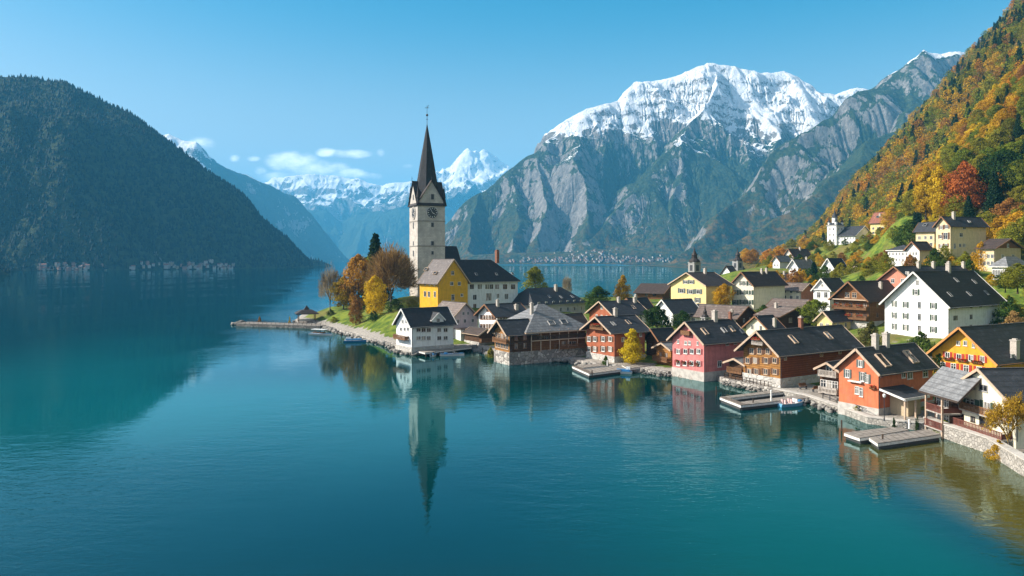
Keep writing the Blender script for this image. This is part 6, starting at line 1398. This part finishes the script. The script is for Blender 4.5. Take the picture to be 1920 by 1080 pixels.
# houses of the two far shores, each its own small object
FW = {k: plain_mat('far_wall_' + k, c) for k, c in [('white', (.50, .46, .42)), ('cream', (.46, .37, .27)), ('pink', (.42, .24, .18))]}
FR = {k: plain_mat('far_roof_' + k, c) for k, c in [('red', (.24, .10, .07)), ('grey', (.10, .10, .11)), ('brown', (.12, .075, .055))]}
def far_house_mesh(i):
    r = random.Random(i); w, d, h, g = r.uniform(9, 15), r.uniform(9, 13), r.uniform(5.5, 9), r.uniform(3, 4.5); b = MB()
    b.box(-w/2, -d/2, -8, w/2, d/2, h, 0); b.poly([(-w/2, d/2, h), (-w/2, -d/2, h), (-w/2, 0, h+g)], 0); b.poly([(w/2, -d/2, h), (w/2, d/2, h), (w/2, 0, h+g)], 0)
    e = .8
    b.hexa([(-w/2-e, -d/2-e, h-.5), (w/2+e, -d/2-e, h-.5), (w/2+e, 0, h+g), (-w/2-e, 0, h+g), (-w/2-e, -d/2-e, h-.2), (w/2+e, -d/2-e, h-.2), (w/2+e, 0, h+g+.35), (-w/2-e, 0, h+g+.35)], 1)
    b.hexa([(w/2+e, d/2+e, h-.5), (-w/2-e, d/2+e, h-.5), (-w/2-e, 0, h+g), (w/2+e, 0, h+g), (w/2+e, d/2+e, h-.2), (-w/2-e, d/2+e, h-.2), (-w/2-e, 0, h+g+.35), (w/2+e, 0, h+g+.35)], 1)
    for k in range(3):
        for z in (1.6, 4.2): b.box(-w*.36 + k*w*.3, -d/2-.06, z, -w*.36 + k*w*.3 + 1.3, -d/2-.01, z+1.5, 2)
    return b.mesh('far_house', [list(FW.values())[i % 3 if i % 4 else 0], list(FR.values())[i % 3], METAL])
FH = [far_house_mesh(i) for i in range(9)]
def surf(M, x, y):
    X, Y, Z = M[1]; i = int(round((y - Y[0, 0]) / (Y[1, 0] - Y[0, 0]))); j = int(round((x - X[0, 0]) / (X[0, 1] - X[0, 0])))
    return float(Z[min(max(i, 0), Z.shape[0]-1), min(max(j, 0), Z.shape[1]-1)])
def first_hit(M, px, py, y0, y1, n=500):
    r = ray(px, py)
    for y in np.linspace(y0, y1, n):
        if CAM_H + r.z*y < surf(M, r.x*y, y): return Vector((r.x*y, y, surf(M, r.x*y, y)))
    return None
def far_house(label, P, group, s=1.0):
    o = link('far_house', FH[rs.randint(9)]); o.location = P; o.rotation_euler = (0, 0, rs.uniform(-.9, .9)); o.scale = (s, s, s); tag(o, label, 'house', group)
n_ = 0
for _ in range(1000):
    px = rs.uniform(955, 1290); dens_ = math.exp(-((px-1125)/85)**2); py = 492 - abs(rs.normal(0, 1)) * (3 + 9*dens_)
    if rs.rand() > .22 + .8*dens_ or n_ >= 210 or py < 466: continue
    P = first_hit(MAIN, px, py, 2980, 3800)
    if P is None or P.z < 1.5: continue
    far_house('tiny pale house with dark roof in the distant village across the lake' if py < 486 else 'tiny pale house at the waterline of the distant village across the lake', P, 'houses of the distant lakeside village', rs.uniform(.36, .62)); n_ += 1
m_ = 0
for _ in range(420):
    px = rs.uniform(65, 440); py = 511 - abs(rs.normal(0, 6)) - (px-65)*.012
    if 205 < px < 232 or m_ >= 95: continue
    P = first_hit(LEFTM, px, py, 950, 2300, 700)
    if P is None or P.z < .8 or P.z > 60: continue
    far_house('tiny pale house in the shade at the foot of the dark mountain', P, 'houses at the foot of the dark mountain', rs.uniform(.35, .6)); m_ += 1
print('far houses', n_, m_)

# rocks along the natural shore
def rock_field(name, label, runs, n, smin, smax):
    VV = []; FF = []; c = 0
    base = np.array([(x, y, z) for x in (-1, 1) for y in (-1, 1) for z in (-1, 1)] + [(1.35,0,0),(-1.35,0,0),(0,1.35,0),(0,-1.35,0),(0,0,1.3),(0,0,-1.3)], float)
    faces = []
    quad = {8: (4,5,7,6), 9: (0,2,3,1), 10: (2,6,7,3), 11: (0,1,5,4), 12: (1,3,7,5), 13: (0,4,6,2)}
    for t_, q in quad.items():
        for i in range(4): faces.append((q[i], q[(i+1) % 4], t_))
    for _ in range(n):
        a, b_ = runs[rs.randint(len(runs))]; t_ = rs.rand(); p = np.array(a)*(1-t_) + np.array(b_)*t_; s = rs.uniform(smin, smax) * (1 if rs.rand() > .1 else 1.7)
        M = np.array(Matrix.Rotation(rs.uniform(0, 6), 3, 'Z') @ Matrix.Rotation(rs.uniform(-.6, .6), 3, 'X')); v = base * rs.uniform(.75, 1.25, base.shape) * np.array([1.2, .9, .7]) * s * .55
        v = v @ M.T + np.array([p[0] + rs.normal(0, .7), p[1] + rs.normal(0, .7), rs.uniform(-.15, .55)]); VV.append(v); FF += [(i+c, j+c, k+c) for i, j, k in faces]; c += len(v)
    stuff(link(name, mesh_np(name, np.concatenate(VV), np.array(FF), [ROCK])), label, 'rocks')
ROCK = stone_mat('shore_rock', (0.27, 0.25, 0.22), (0.14, 0.13, 0.115), (0.17, 0.155, 0.14), .5)
SHL = [tuple(p) for p in SHORE]
def runs_between(a, b): return [(SHL[i], SHL[i+1]) for i in range(a, b)]
i0 = SHL.index((27, 166)); i1 = SHL.index((-86, 294))
rock_field('shore_rocks', 'grey boulders heaped along the waterline of the village and lawn', runs_between(i0, i1), 700, .35, .95)
rock_field('shore_rocks', 'small boulders below the quay of the golden and pink houses', [((48.2,137.0),(42.3,149.5)), ((33.0,158.6),(27,165.5)), ((53,120),(51.2,130))], 260, .25, .6)
pa, pb = PZ(443, 609, 0), PZ(600, 613, 0)
rock_field('shore_rocks', 'boulders piled against the long stone pier', [((pa.x, pa.y), (pb.x, pb.y)), ((pa.x-.3, pa.y), (pa.x-.3, pa.y+6.5))], 260, .4, .9)
